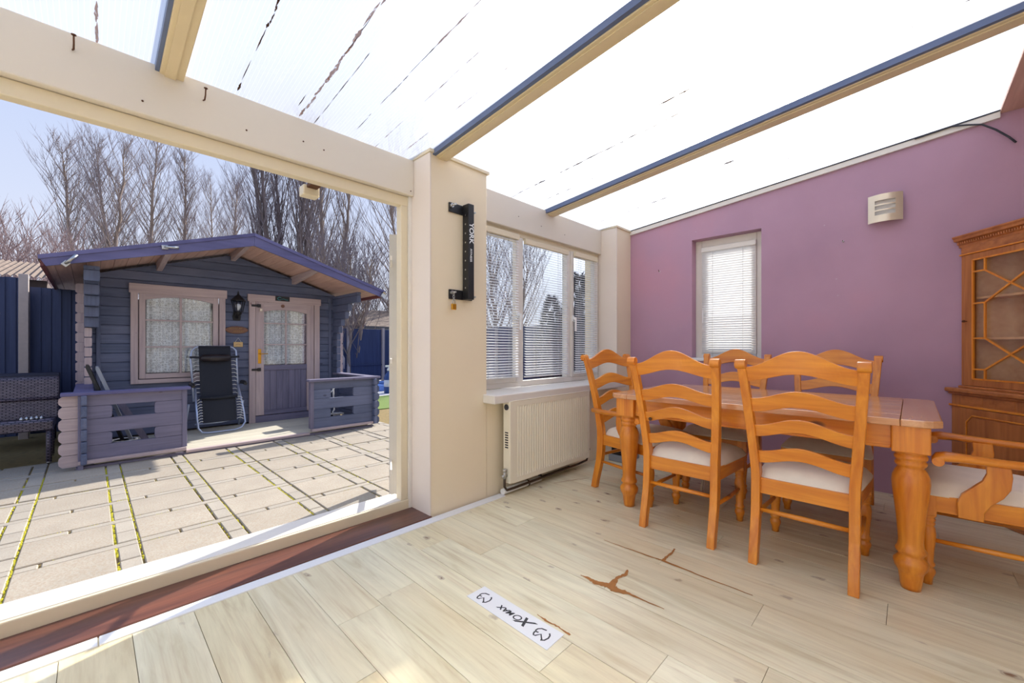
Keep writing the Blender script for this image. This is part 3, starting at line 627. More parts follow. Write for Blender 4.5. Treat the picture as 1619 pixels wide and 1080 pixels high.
# ------------------------------------------------------------ chairs
CLEG=[(.018,0),(.020,.03),(.026,.045),(.029,.058),(.026,.07),(.020,.078),(.026,.086),(.027,.095),(.021,.105),(.023,.15),(.028,.20),(.030,.235),(.026,.262),(.022,.270),(.027,.277),(.027,.284),(.023,.288),(.028,.295),(.028,.302),(.024,.308),(.030,.315),(.030,.325)]
def arc(x,h,a=1.35):  # camel-back wave between -1..1
    return h*(.5+.5*math.cos(PI*min(1,abs(x)*1.02)))
def chair(label,arms=False,wf=1.0,group=None):
    r=root('dining_chair',label=label,cat='chair',group=group)
    hb,ht,hf=.197*wf,.238*wf,.232*wf
    prof=[(0,0),(.012,.06),(.032,.14),(.052,.22),(.062,.30),(.066,.40),(.064,.46),(.052,.56),(.030,.68),(.004,.80),(-.026,.92),(-.048,.99),(-.058,1.02)]
    dp=[.046,.047,.05,.053,.056,.058,.056,.050,.044,.040,.036,.034,.032]
    def backy(z):
        for (a,za),(b,zb) in zip(prof[:-1],prof[1:]):
            if z<=zb: return a+(b-a)*(z-za)/(zb-za)
        return prof[-1][0]
    def hx(z): 
        return hb if z<.45 else hb+(ht-hb)*(z-.45)/.57
    for s in (-1,1):
        b=B(); vs=[]
        for (y,z),d in zip(prof,dp):
            x=s*hx(z)
            for a,c in ((-1,-1),(1,-1),(1,1),(-1,1)): vs.append((x+a*.0205,y+c*d/2,z))
        n=len(prof); f=[(i*4+k,i*4+(k+1)%4,(i+1)*4+(k+1)%4,(i+1)*4+k) for i in range(n-1) for k in range(4)]+[(3,2,1,0),((n-1)*4,(n-1)*4+1,(n-1)*4+2,(n-1)*4+3)]
        b.add(vs,f); p=part('back_post',b,'pine_z',r,bev=.004,local=True)
        part('scroll',B().tube([(s*ht-.024,-.066,1.012),(s*ht+.024,-.066,1.012)],.024,16),'pine_x',p,bev=.002,local=True)
        lg=part('front_leg',B().lathe(CLEG,(s*(hf-.03),.50,0),16),'pine_z',r,local=True)
        part('leg_block',bb((s*(hf-.03)-.03,.47,.324),(s*(hf-.03)+.03,.53,.425)),'pine_z',lg,bev=.003,local=True)
        part('side_rail',B().bar((s*hb,.085,.385),(s*(hf-.012),.475,.385),.022,.078),'pine_y',r,bev=.003,local=True)
        part('side_stretcher',B().tube([(s*hb,.055,.215),(s*(hb+.01),.27,.21),(s*(hf-.03),.49,.205)],[.009,.0125,.009],10),'pine_y',r,local=True)
    part('rear_stretcher',B().tube([(-hb,.055,.262),(0,.055,.262),(hb,.055,.262)],[.010,.013,.010],10),'pine_x',r,local=True)
    part('back_rail',bb((-hb+.012,.055,.345),(hb-.012,.079,.425)),'pine_x',r,bev=.003,local=True)
    part('front_rail',bb((-hf+.05,.505,.345),(hf-.05,.527,.425)),'pine_x',r,bev=.003,local=True)
    def rung(name,zm_t,ze_t,zm_b,ze_b,dx):
        n=24; top=[];bot=[]; zc=(zm_t+zm_b)/2; L=hx(zc)-.012
        for i in range(n+1):
            t=-1+2*i/n; top.append((t*L,ze_t+arc(t,zm_t-ze_t))); bot.append((t*L,ze_b+arc(t*.95,zm_b-ze_b)))
        fn=lambda u,v,t:(u, backy(v if v<1.0 else 1.0)-.012*(1-(u/L)**2)+t, v)
        part(name,B().strip(top,bot,fn,-.010,.010),'pine_x',r,bev=.003,local=True)
    rung('crest_rail',1.078,.998,.968,.925,0)
    rung('ladder_rail',.886,.838,.808,.768,0)
    rung('ladder_rail',.748,.700,.684,.640,0)
    rung('ladder_rail',.606,.566,.542,.503,0)
    # cushion
    def cu(u,v):
        return None
    b=B(); N=16
    def topz(u,v):
        e=max(abs(u),abs(v)); return .425+.060*(1-abs(u)**5)**.5*(1-abs(v)**5)**.5+.012*(1-u*u)*(1-v*v)
    def pos(u,v,z,o=0):
        y=.305+v*(.238+o); hw=(.205+(hf+.012-.205)*(v+1)/2)*(wf if wf==1 else 1)+o
        cr=1-.05*(abs(u)**6)*(abs(v)**6); return (u*hw*cr,.305+(y-.305)*cr,z)
    b.grid(N,N,lambda a,c:pos(-1+2*a,-1+2*c,topz(-1+2*a,-1+2*c)))
    vs=[];ring=[]
    for k in range(N): ring.append((-1+2*k/N,-1))
    for k in range(N): ring.append((1,-1+2*k/N))
    for k in range(N): ring.append((1-2*k/N,1))
    for k in range(N): ring.append((-1,1-2*k/N))
    m_=len(ring); vs=[pos(u,v,.425) for u,v in ring]+[pos(u,v,.418) for u,v in ring]
    b.add(vs,[(k,(k+1)%m_,m_+(k+1)%m_,m_+k) for k in range(m_)]+[tuple(range(2*m_-1,m_-1,-1))],True)
    part('seat_cushion',b,'cushion',r,local=True)
    if arms:
        for s in (-1,1):
            xa=s*(hb+.035); xb=s*(hf+.045)
            n=14; pts=[(.03,.66),(.12,.662),(.25,.664),(.38,.668),(.45,.674),(.492,.676)]
            b=B(); vs=[]
            sec=[(.01,.606,.018,.017),(.12,.606,.021,.016),(.28,.608,.026,.016),(.40,.612,.030,.018),(.445,.612,.032,.021),(.475,.604,.031,.020),(.488,.594,.028,.010)]
            for y,z,hw,hh in sec:
                x=xa+(xb-xa)*min(1,y/.45)
                for q in range(8):
                    an=2*PI*q/8+PI/8; vs.append((x+hw*1.15*math.cos(an),y,z+hh*1.1*math.sin(an)))
            nn=len(sec); b.add(vs,[(i*8+k,i*8+(k+1)%8,(i+1)*8+(k+1)%8,(i+1)*8+k) for i in range(nn-1) for k in range(8)],True); b.f+=[tuple(range(7,-1,-1)),tuple((nn-1)*8+k for k in range(8))]; b.sm+=[False,False]
            am=part('arm',b,'pine_y',r,local=True)
            part('scroll',B().tube([(xb-.034,.468,.590),(xb+.034,.468,.590)],.020,14),'pine_x',am,local=True)
            # S shaped support from side rail to arm
            T=[(.315,.345),(.395,.345)]
            Lf=[(.405,.345),(.408,.41),(.395,.45),(.365,.485),(.335,.52),(.322,.555),(.325,.60)]
            Rt=[(.330,.345),(.328,.385),(.310,.42),(.275,.46),(.255,.50),(.250,.55),(.255,.60)]
            fn=lambda u,v,t:(s*t,u,v)
            b=B().strip([(p[0],p[1]) for p in Lf],[(p[0],p[1]) for p in Rt],lambda u,v,t:(s*(hf+.0-.006)+s*t,u,v),.0,.030)
            part('arm_support',b,'pine_z',r,bev=.004,local=True)
    return r
c0=chair('ladder-back pine chair at the near table side, nearest the camera on the right')
def place(c,x,y,deg,label): c.location=(x,y,0); c.rotation_euler=(0,0,math.radians(deg)); c['label']=label; return c
g='ladder-back side chairs along the table'
place(c0,2.355,.378,-90,'near-side ladder-back pine chair closest to the fat front table leg'); c0['group']=g
c1=place(copy_tree(c0),2.365,.978,-90,'near-side ladder-back pine chair with two dark knots, left of its twin')
c2=place(copy_tree(c0),3.80,1.075,90,'far-side ladder-back pine chair with its back before the small window')
c3=place(copy_tree(c0),3.80,.400,90,'far-side ladder-back pine chair backed only by purple wall')
ca=chair('pine carver',True,1.12)
place(ca,2.985,1.75,172,'pine ladder-back carver armchair at far table end beside the radiator'); ca['group']='carver armchairs at the table ends'
cbb=place(copy_tree(ca),2.95,-.555,0,'pine carver armchair at right edge, curved arms and cream seat cut by frame')
for dy,dz in ((.075,.722),(-.04,.72)): pass
for u,z in ((.12,.712),(-.0,.0)): pass
kn=B().tube([(2.365-.0,.0,0),(2.366,0,0)],.01,8)
# dark knots on the third rung of the left near chair
for yy,zz,rr in ((1.007,.722,.010),(1.135,.660,.011)):
    ob=part('knot',B().tube([(-(yy-.978),-.0005,zz),(-(yy-.978),-.0035,zz)],rr,12),'rust',c1,local=True,label='dark round knot')
    ob.location=(0,.0095,0)
# ------------------------------------------------------------ corner cabinet
def cabinet():
    P0=Vector((4.163,-.255,0)); d=Vector((-.80,-.60,0)).normalized(); nrm=Vector((-.6,.8,0)) # outward normal (towards room)
    Lw=.78; r=root('corner_cabinet',(3.9,-.7,0),label='yew corner display cabinet with astragal glazed door against purple wall',cat='cabinet')
    W=lambda s,z,o=0: tuple(P0+d*s+nrm*o)[:2]+(z,)
    def bodypoly(o,ext=0):
        a=P0+nrm*o-d*ext; b=P0+d*(Lw+ext)+nrm*o; a.x=min(a.x,XW-.004)
        return [(a.x,a.y),(b.x,b.y),(b.x,YB+.02),(XW-.006,YB+.02)]
    ex=lambda u,v,t:(u,v,t)
    # base
    part('base_body',B().prism(bodypoly(.035,.04),ex,.0,.775),'yew_z',r,bev=.003)
    part('plinth',B().prism(bodypoly(.05,.04),ex,.0,.07),'yew_x',r,bev=.005)
    part('worktop',B().prism(bodypoly(.075,.05),ex,.790,.820),'yew_x',r,bev=.008)
    part('worktop_moulding',B().prism(bodypoly(.055,.045),ex,.775,.791),'yew_x',r,bev=.004)
    part('waist_moulding',B().bar(W(-.045,.700,.042),W(Lw,.700,.042),.018,.014),'pine_x',r,bev=.004)
    def F(s,z,o): return W(s,z,o)
    for i in range(4):
        a=.03+i*.19; part('frieze_panel',B().prism([(a,.712),(a+.15,.712),(a+.15,.768),(a,.768)],F,.034,.040),'yew_x',r,bev=.001)
    dr=part('cupboard_door',B().prism([(.03,.085),(Lw-.03,.085),(Lw-.03,.690),(.03,.690)],F,.034,.050),'yew_z',r,bev=.003)
    pl=[(.085,.13),(Lw-.085,.13),(Lw-.085,.60),(Lw-.10,.615),(Lw-.125,.645),(.125,.645),(.10,.615),(.085,.60)]
    b=B(); pp=[F(s,z,.052) for s,z in pl]; b.tube(pp+[pp[0],pp[1]],.005,6); part('panel_moulding',b,'pine_x',dr)
    part('door_panel',B().prism([(.1,.14),(Lw-.1,.14),(Lw-.1,.59),(Lw-.13,.63),(.13,.63),(.1,.59)],F,.049,.053),'yew_z',dr)
    # upper case (open box): back panels, shelves, stiles
    z0,z1=.820,1.83
    U0=.035
    def side(): pass
    hp=[bodypoly(-.02)[k] for k in range(4)]
    part('upper_step',B().prism(bodypoly(.03,.0),ex,.820,.836),'yew_x',r,bev=.004)
    part('upper_back',B().add([(XW-.012,P0.y-.02,z0),(XW-.012,YB+.03,z0),(XW-.012,YB+.03,1.76),(XW-.012,P0.y-.02,1.76)],[(0,1,2,3)]).add([(XW-.012,YB+.03,z0),(hp[1][0],YB+.03,z0),(hp[1][0],YB+.03,1.76),(XW-.012,YB+.03,1.76)],[(0,1,2,3)]).add([(hp[1][0],YB+.03,z0),(hp[1][0],hp[1][1],z0),(hp[1][0],hp[1][1],1.76),(hp[1][0],YB+.03,1.76)],[(0,1,2,3)]),'cabinet_back',r)
    for z in (.838,1.145,1.415):
        part('shelf',B().prism([(p[0]-(.015 if k in(0,3) else -.0),p[1]) for k,p in enumerate(bodypoly(-.035))],ex,z,z+.014),'cabinet_back',r)
    part('top_panel',B().prism(bodypoly(-.0),ex,1.715,1.76),'yew_x',r)
    for a,b_ in ((0,.022),(Lw-.022,Lw)): part('case_stile',B().prism([(a,.836),(b_,.836),(b_,1.72),(a,1.72)],F,-.02,.008),'yew_z',r,bev=.002)
    part('frieze',B().prism([(0,1.72),(Lw,1.72),(Lw,1.79),(0,1.79)],F,-.02,.010),'yew_x',r,bev=.002)
    part('frieze_bead',B().bar(W(-.003,1.722,.014),W(Lw,1.722,.014),.014,.010),'pine_x',r,bev=.003)
    cp=[(-.02,1.775),(.012,1.775),(.014,1.79),(.024,1.795),(.026,1.812),(.045,1.818),(.048,1.832),(.056,1.842),(.056,1.85),(-.02,1.85)]
    b=B(); n=len(cp); vs=[]
    for s in (-.012,Lw+.01):
        for o,z in cp: vs.append(W(s- (o if s<0 else -o)*.0,z,o))
    b.add(vs,[(k,(k+1)%n,n+(k+1)%n,n+k) for k in range(n)]); b.f+=[tuple(range(n-1,-1,-1)),tuple(n+k for k in range(n))]; b.sm+=[False]*2
    cn=part('cornice',b,'yew_x',r)
    db=B(); s=0.0
    while s<Lw: db.prism([(s,1.797),(s+.009,1.797),(s+.009,1.811),(s,1.811)],F,.020,.032); s+=.0155
    part('dentils',db,'yew_x',cn)
    # glazed door
    gd=part('glazed_door',B().prism([(.024,.838),(.085,.838),(.085,1.716),(.024,1.716)],F,-.008,.014).prism([(Lw-.085,.838),(Lw-.024,.838),(Lw-.024,1.716),(Lw-.085,1.716)],F,-.008,.014).prism([(.085,.838),(Lw-.085,.838),(Lw-.085,.885),(.085,.885)],F,-.008,.014).prism([(.085,1.675),(Lw-.085,1.675),(Lw-.085,1.716),(.085,1.716)],F,-.008,.014),'yew_z',r,bev=.002)
    ga,gb,gz0,gz1=.085,Lw-.085,.885,1.675; gm=(ga+gb)/2
    bars=[((ga,gz0),(gb,gz0)),((ga,gz1),(gb,gz1)),((ga,gz0),(ga,gz1)),((gb,gz0),(gb,gz1))]
    q1,q2=ga+.08,ga+.08+.31; zA,zB,zC,zD=gz0+.065,gz0+.27,gz0+.50,gz0+.71
    for s_,sg in ((q1,ga),(q2,gb)):
        for z in (zA,zB,zC,zD): bars.append(((sg,z),(s_,z)))
        bars+= [((s_,gz0),(s_,zA)),((s_,zB),(s_,zC)),((s_,zD),(s_,gz1))]
    bars+=[((q1,zA),(q2,zB)),((q1,zB),(q2,zA)),((q1,zC),(q2,zD)),((q1,zD),(q2,zC))]
    for (a,za),(b_,zb) in bars: part('glazing_bar',B().bar(W(a,za,.012),W(b_,zb,.012),.010,.010,up=nrm),'pine_z',gd)
    part('pane',B().prism([(ga,gz0),(gb,gz0),(gb,gz1),(ga,gz1)],F,.000,.003),'glass_cab',gd)
    part('key',B().tube([W(.045,1.27,.014),W(.045,1.27,.035)],.003,6).tube([W(.040,1.27,.034),W(.050,1.27,.034)],.008,8),'rust',gd)
cabinet()
# ------------------------------------------------------------ small things on the floor
def flat(b,pts,z): return b.add([(x,y,z) for x,y in pts],[tuple(range(len(pts)))])
st=root('floor_sticker',(1.208,1.173,0),label='white sticker strip printed XOMAX with two round logos on the floor',cat='sticker')
b=B().prism([(1.156,1.402),(1.152,.944),(1.2,.946),(1.262,.948),(1.259,1.20),(1.261,1.400)],lambda u,v,t:(u,v,t),.0008,.0018); part('strip',b,'white',st)
LOGO=[[(1.231,1.009),(1.226,1.03),(1.215,1.04),(1.203,1.041),(1.198,1.035),(1.201,1.025)],[(1.197,1.039),(1.184,1.036),(1.178,1.031),(1.179,1.024),(1.20,1.012),(1.178,.99)],[(1.174,.994),(1.184,.982),(1.202,.978),(1.217,.982),(1.226,.991)]]
def logo(dy):
    b=B(); z=.0024
    for pts in LOGO:
        n=len(pts); L=[];Q=[]; wd=.0062
        for i,p in enumerate(pts):
            a=Vector(pts[max(i-1,0)]); c=Vector(pts[min(i+1,n-1)]); d=(c-a).normalized(); nn=Vector((-d.y,d.x))*wd/2
            L.append((p[0]+nn.x,p[1]+nn.y+dy,z)); Q.append((p[0]-nn.x,p[1]-nn.y+dy,z))
        b.add(L+Q,[(i,i+1,n+i+1,n+i) for i in range(n-1)])
    return b
part('logo',logo(0),'ink',st); part('logo',logo(.326),'ink',st)
x_=1.232
def txt(s,size,yy,xx,shear=.25,bold=.0006,sx=1):
    me=textmesh(s,size,.0002,bold,shear)
    for v in me.vertices: v.co.x*=sx
    me.materials.append(M['ink']); o=bpy.data.objects.new('lettering',me); COL.objects.link(o); o.parent=st; o.location=Vector((xx,yy,.0024))-gloc(st); o.rotation_euler=(0,0,PI/2)
txt('X',.070,1.060,1.232,.5,.0012,1.15); txt('O',.044,1.118,1.222,.2,.0002,1.15); txt('MAX',.034,1.165,1.218,.25,.0010,1.1)
t=root('tassel',(3.22,1.12,0),label='cream tassel cord hanging under the table behind the chairs',cat='cord')
b=B()
for k in range(6):
    x=3.22+R.uniform(-.01,.01); y=1.12+R.uniform(-.01,.01); b.tube([(x,y,.39),(x+R.uniform(-.01,.01),y+R.uniform(-.01,.01),.2),(x+R.uniform(-.02,.02),y+R.uniform(-.02,.02),.01)],.0018,4)
part('strands',b,'cushion',t)
t=root('grey_gadget',(3.62,2.02,0),label='grey and black electrical box on the floor by the corner pillar',cat='box')
part('casing',bb((3.50,1.92,.0),(3.78,2.10,.06)),'greyfelt',t,bev=.006); part('lid',bb((3.52,1.93,.06),(3.70,2.08,.13)),'black',t,bev=.006); part('flap',B().bar((3.70,2.0,.135),(3.80,2.0,.10),.15,.008),'white',t)
t=root('storage_box',(3.75,1.55,0),label='low white box with dark base on floor beyond the table legs',cat='box')
part('body',bb((3.60,1.50,.02),(3.86,1.72,.14)),'white',t,bev=.006); part('base',bb((3.59,1.49,.0),(3.87,1.73,.02)),'black',t)

# ------------------------------------------------------------ outside ground
part('ground',bb((-30,2.6,G-.25),(60,70,G-.06)),'greypath',kind='structure')
pa=root('patio',(1,4,G),kind='structure')
part('joint_bed',bb((-5,2.62,G-.06),(6.5,9.5,G-.012)),'soil',pa)
def slabmesh(w_,l_,mat):
    b=B(); c=.006; b.box((-w_/2,-l_/2,-.045),(w_/2,l_/2,0)); me=b.mesh('paving_slab'); me.materials.append(M[mat]); return me
cache={}
def pave(x0,x1,y0,y1,mat,name='paving_slab'):
    cx,cy=(x0+x1)/2,(y0+y1)/2; k=(round(x1-x0,3),round(y1-y0,3),mat)
    if k not in cache: cache[k]=slabmesh(x1-x0,y1-y0,mat)
    o=inst(name,cache[k],pa,(cx,cy,G+R.uniform(-.002,.002)),(R.uniform(-.002,.002),R.uniform(-.002,.002),R.uniform(-.006,.006)))
    md=o.modifiers.new('bevel','BEVEL'); md.width=.005; md.segments=1; return o
rest=B()
for j in range(-1,7):
    y0=3.11+.502*j+(.006*j if j>3 else 0); y1=y0+.42; ys1=y0+.494
    for i in range(-3,7):
        x0=-.305+.525*i; g=.005
        vis = (x0+.525)> -.115*y1-.15 and x0<.60*y1+.1
        mg=.012
        items=[(x0+mg*.6,x0+.42-mg*.6,y0,y1-g,'slab'),(x0+.42+.006,x0+.525-.004,y0,y0+.19,'sett'),(x0+.42+.006,x0+.525-.004,y0+.198,y1-g,'sett')]
        cut=.21 if (i+j)%3 else .105
        items+=[(x0+mg*.6,x0+cut-.006,y1+.003,ys1-.003,'sett'),(x0+cut+.006,x0+.525-.004,y1+.003,ys1-.003,'sett')]
        if not vis: 
            for a in items: rest.box((a[0],a[2],G-.045),(a[1],a[3],G-.001))
        else:
            for a in items: pave(*a)
part('outer_slabs',rest,'slab',pa,kind='stuff')
ms=B()
def clump(x,y,s):
    n=5; vs=[(x+s*math.cos(2*PI*k/n+x)*R.uniform(.6,1),y+s*1.3*math.sin(2*PI*k/n+x)*R.uniform(.6,1),G-.012) for k in range(n)]+[(x,y,G+R.uniform(-.004,.003))]
    ms.add(vs,[(k,(k+1)%n,n) for k in range(n)],True)
for x,dens,wd in ((-.41,.8,.010),(-.305,1,.013),(.115,1.0,.014),(.222,.6,.010),(.742,.9,.010),(.642,.35,.007),(1.166,1,.011),(1.268,.35,.008),(1.8,.9,.010),(1.69,.4,.007),(2.32,.7,.009)):
    y=2.8
    while y<5.95:
        if R.random()<dens*(.9 if y>3.4 else .45): clump(x+R.uniform(-.005,.005),y,wd*R.uniform(.7,1.5))
        y+=R.uniform(.012,.03)
for k in range(420):
    j=R.randint(-1,6); y=3.11+.502*j+R.choice((-.004,.420,.42)); x=R.uniform(-.6,3.2); 
    L=R.randint(1,6)
    for q in range(L): clump(x+q*.014,y+R.uniform(-.003,.003),R.uniform(.005,.009))
part('moss',ms,'moss',pa,kind='stuff')
part('lawn',bb((3.6,7.6,G-.05),(8.5,9.6,G+.005)),'grass',kind='structure')
part('path',bb((3.9,9.6,G-.05),(8.9,10.6,G+.004)),'greypath',kind='structure')
t=root('ground_cover',(6,12,G),label='bright blue flat cover on the ground past the lawn',cat='cover'); part('sheet',bb((4.0,10.6,G-.02),(8.9,13.6,G+.03)),'bluecover',t,bev=.01)

# ------------------------------------------------------------ log cabin
def cabin():
    Y0=6.05; YW=7.45; XA,XB=-.02,3.085; XM=1.53; ZD=-.106; Yend=10.6
    r=root('log_cabin',(XM,7.5,G),label='blue-grey log cabin with pale trimmed door and window and gabled porch',cat='cabin')
    # bearers, deck
    part('base_beam',bb((XA-.08,Y0,G-.03),(XB+.02,Y0+.06,ZD-.02)),'lilac_x',r,bev=.004)
    part('deck_edge',bb((.78,Y0-.015,ZD-.03),(2.15,Y0+.05,ZD+.0)),'pink_x',r,bev=.004)
    y=Y0+.05
    while y<YW-.02:
        part('deck_board',bb((XA+.05,y,ZD-.025),(XB-.05,min(y+.092,YW),ZD-.001)),'deck',r,bev=.003); y+=.096
    # front wall logs
    roofline=lambda x: 2.60-.311*abs(x-XM)*1.0-.12
    lh=.1225; z=ZD+.02; k=0
    WX0,WX1,WZa,WZb=.415,1.385,.655,1.885   # window hole
    DX0,DX1,DZ0,DZ1=1.765,2.765,-.06,1.87
    while z<2.45:
        z1=z+lh
        # cover x extents under the gable
        xm=min(XB,XM+(2.50-z)/.311); xl=max(XA,XM-(2.50-z)/.311)
        if xm-xl<.10: break
        segs=[(xl,xm)]
        def cutout(segs,a,b_,za,zb):
            if z1<=za+.03 or z>=zb-.03: return segs
            o=[]
            for p,q in segs:
                if b_<=p or a>=q: o.append((p,q)); continue
                if a>p: o.append((p,a))
                if b_<q: o.append((b_,q))
            return o
        segs=cutout(segs,WX0,WX1,WZa,WZb); segs=cutout(segs,DX0,DX1,DZ0,DZ1)
        for p,q in segs:
            hgt=z1-.004-z
            b=B(); c=.010
            poly=[(YW+.04,z),(YW+.006,z),(YW,z+c),(YW,z+hgt-c),(YW+.006,z+hgt),(YW+.04,z+hgt)]
            def fx(u,v,t,p=p,q=q):
                if abs(t-p)<1e-6: return (max(t,XM-(2.50-v)/.311),u,v)
                return (min(t,XM+(2.50-v)/.311),u,v)
            b.prism(poly,fx,p,q)
            part('wall_log',b,'log_x',r)
        z+=lh; k+=1
    part('wall_backing',B().prism([(XA+.02,ZD),(WX0,ZD),(WX0,1.9),(XA+.02,1.9)],lambda u,v,t:(u,t,v),YW+.03,YW+.045).prism([(WX1,ZD),(DX0,ZD),(DX0,1.9),(WX1,1.9)],lambda u,v,t:(u,t,v),YW+.03,YW+.045).prism([(DX1,ZD),(XB-.02,ZD),(XB-.02,1.9),(DX1,1.9)],lambda u,v,t:(u,t,v),YW+.03,YW+.045).prism([(XA,1.86),(XB,1.86),(XB,1.97),(XM,2.43),(XA,1.97)],lambda u,v,t:(u,t,v),YW+.03,YW+.045).box((WX0,YW+.03,ZD),(WX1,YW+.045,WZa)),'ink',r)
    # corner battens on front wall
    part('corner_batten',bb((XA+.075,YW-.02,ZD),(XA+.115,YW,1.98)),'log_z',r,bev=.003); part('corner_batten',bb((XB-.115,YW-.02,ZD),(XB-.075,YW,1.95)),'log_z',r,bev=.003)
    # side walls: logs with pale protruding ends, corbels at top
    for sx,x0,x1 in ((-1,XA-.03,XA+.04),(1,XB-.04,XB+.03)):
        z=G+.02; k=0
        while z<1.98:
            hgt=min(lh,2.0-z)
            if z<1.30: yfr=YW-.16
            elif z<1.42: yfr=YW-.24
            elif z<1.54: yfr=YW-.34
            elif z<1.66: yfr=YW-.50
            elif z<1.78: yfr=YW-.62
            else: yfr=6.50
            b=B(); c=.018
            xi0,xi1=x0,x1
            if z>=1.30 and sx<0: x1=XA+.10
            poly=[(x0+c*.4,z),(x1-c*.4,z),(x1,z+c),(x1,z+hgt-c),(x1-c*.4,z+hgt-.005),(x0+c*.4,z+hgt-.005),(x0,z+hgt-c),(x0,z+c)]
            b.prism(poly,lambda u,v,t:(u,t,v),yfr,Yend)
            o=part('side_log',b,'log_y',r)
            part('log_end',B().prism([(x0+c*.5,z+.004),(x1-c*.5,z+.004),(x1-.002,z+c),(x1-.002,z+hgt-c),(x1-c*.5,z+hgt-.008),(x0+c*.5,z+hgt-.008),(x0+.002,z+hgt-c),(x0+.002,z+c)],lambda u,v,t:(u,t,v),yfr-.004,yfr),'pink_z' if sx<0 and z<1.3 else 'log_z',o)
            x0,x1=xi0,xi1
            z+=lh; k+=1
    # cross log ends beside left column
        z=G+.08
        while z<1.80:
            c=.02; xa,xb=(x0-.075,x0) if sx<0 else (x1,x1+.11)
            hgt=lh
            b=B(); b.prism([(xa+(c if sx<0 else 0),z),(xb-(c if sx>0 else 0),z),(xb,z+c),(xb,z+hgt-c),(xb-(c if sx>0 else 0),z+hgt-.002),(xa+(c if sx<0 else 0),z+hgt-.002),(xa,z+hgt-c),(xa,z+c)],lambda u,v,t:(u,t,v),YW+.0,YW+.05)
            part('log_end',b,'pink_z',r); z+=lh
    # rails: left & right front with two slots
    def rail(x0,x1,hx0,hx1,side):
        zs=[(.600,.487),(.485,.355),(.353,.205),(.203,.080),(.078,-.060)]
        for n,(za,zb) in enumerate(zs):
            if n in (1,3):
                for a,b_ in ((x0,hx0),(hx1,x1)):
                    q=.018; inner = (b_==hx0)
                    # rounded slot corners
                    if inner: poly=[(a,zb),(b_-q,zb),(b_-q*.3,zb+q*.3),(b_,zb+q),(b_,za-q),(b_-q*.3,za-q*.3),(b_-q,za),(a,za)]
                    else: poly=[(a+q,zb),(b_,zb),(b_,za),(a+q,za),(a+q*.3,za-q*.3),(a,za-q),(a,zb+q),(a+q*.3,zb+q*.3)]
                    part('rail_board',B().prism(poly,lambda u,v,t:(u,t,v),Y0,Y0+.045),'lilac_x' if side<0 else 'log_x',r,bev=.003)
            else: part('rail_board',bb((x0,Y0,zb),(x1,Y0+.045,za)),'lilac_x' if side<0 else 'log_x',r,bev=.003)
        part('sill_board',bb((x0-.0,Y0-.045,-.098),(x1,Y0+.03,-.062)),'pink_x',r,bev=.003)
        xe=x0 if side<0 else x1
        part('rail_cap',bb((x0-.12 if side<0 else x0-.04,Y0-.05,.602),(x1+.04 if side<0 else x1+.12,Y0+.09,.635)),'fascia_x' if side<0 else 'lilac_x',r,bev=.006)
        xo=(XA-.10,XA+.05) if side<0 else (XB-.05,XB+.10)
        part('side_cap',bb((xo[0],Y0+.09,.602),(xo[1],YW,.635)),'fascia_y' if side<0 else 'lilac_y',r,bev=.006)
        # end post at the opening
        xp=x1 if side<0 else x0
        part('end_post',bb((xp-.035 if side<0 else xp-.01,Y0-.012,-.06),(xp+.01 if side<0 else xp+.035,Y0+.07,.602)),'lilac_z',r,bev=.004)
        # side rail logs
        z=-.10
        xs0,xs1=(XA-.045,XA+.0) if side<0 else (XB,XB+.045)
        for n in range(6):
            if z+.115>.602: h_=.602-z
            else: h_=.115
            if h_>.03: part('side_rail_log',bb((xs0,Y0-.07,z),(xs1,YW,z+h_)),'log_y',r,bev=.012)
            z+=.12
        # round log ends beyond the corner
        z=-.115
        for n in range(6):
            h_=min(.122,.602-z)
            if h_<.04: break
            xa,xb=(x0-.135,x0+.0) if side<0 else (x1+.0,x1+.125)
            c=.028; 
            if side<0: poly=[(xa+c,z),(xb,z),(xb,z+h_-.004),(xa+c,z+h_-.004),(xa+.004,z+h_-c),(xa,z+h_/2),(xa+.004,z+c)]
            else: poly=[(xa,z),(xb-c,z),(xb-.004,z+c),(xb,z+h_/2),(xb-.004,z+h_-c),(xb-c,z+h_-.004),(xa,z+h_-.004)]
            part('log_end',B().prism(poly,lambda u,v,t:(u,t,v),Y0+.002,Y0+.05),'pink_x' if side<0 else 'log_x',r)
            z+=.122
    rail(-.085,.78,.165,.505,-1); rail(2.17,3.08,2.445,2.78,1)
    part('corner_post',bb((-.085,Y0-.035,G-.02),(-.045,Y0,.600)),'lilac_z',r,bev=.006)
    # roof
    YR=6.30; th=.12; z0p=2.598; sl=.311; XE=1.885
    for s in (-1,1):
        def RP(a,y,zoff): return (XM+s*a,y,z0p-sl*a+zoff)
        n=9
        # soffit boards run along Y? they run along the slope front to back: boards laid across
        a0=0.0
        while a0<XE-.01:
            a1=min(a0+.118,XE)
            b=B(); vs=[]
            for y in (YR+.03,Yend+.2):
                vs+=[RP(a0+.001,y,-.055),RP(a1-.001,y,-.055),RP(a1-.001,y,-.035),RP(a0+.001,y,-.035)]
            b.add(vs,[(0,1,2,3),(7,6,5,4),(0,4,5,1),(1,5,6,2),(2,6,7,3),(3,7,4,0)])
            part('soffit_board',b,'soffit_y',r); a0+=.12
        b=B(); vs=[]
        for y in (YR-.01,Yend+.22):
            vs+=[RP(0,y,-.034),RP(XE+.01,y,-.034),RP(XE+.01,y,-.002),RP(0,y,-.002)]
        b.add(vs,[(0,1,2,3),(7,6,5,4),(0,4,5,1),(1,5,6,2),(2,6,7,3),(3,7,4,0)]); part('roof_felt',b,'bark_dark',r)
        b=B(); vs=[]
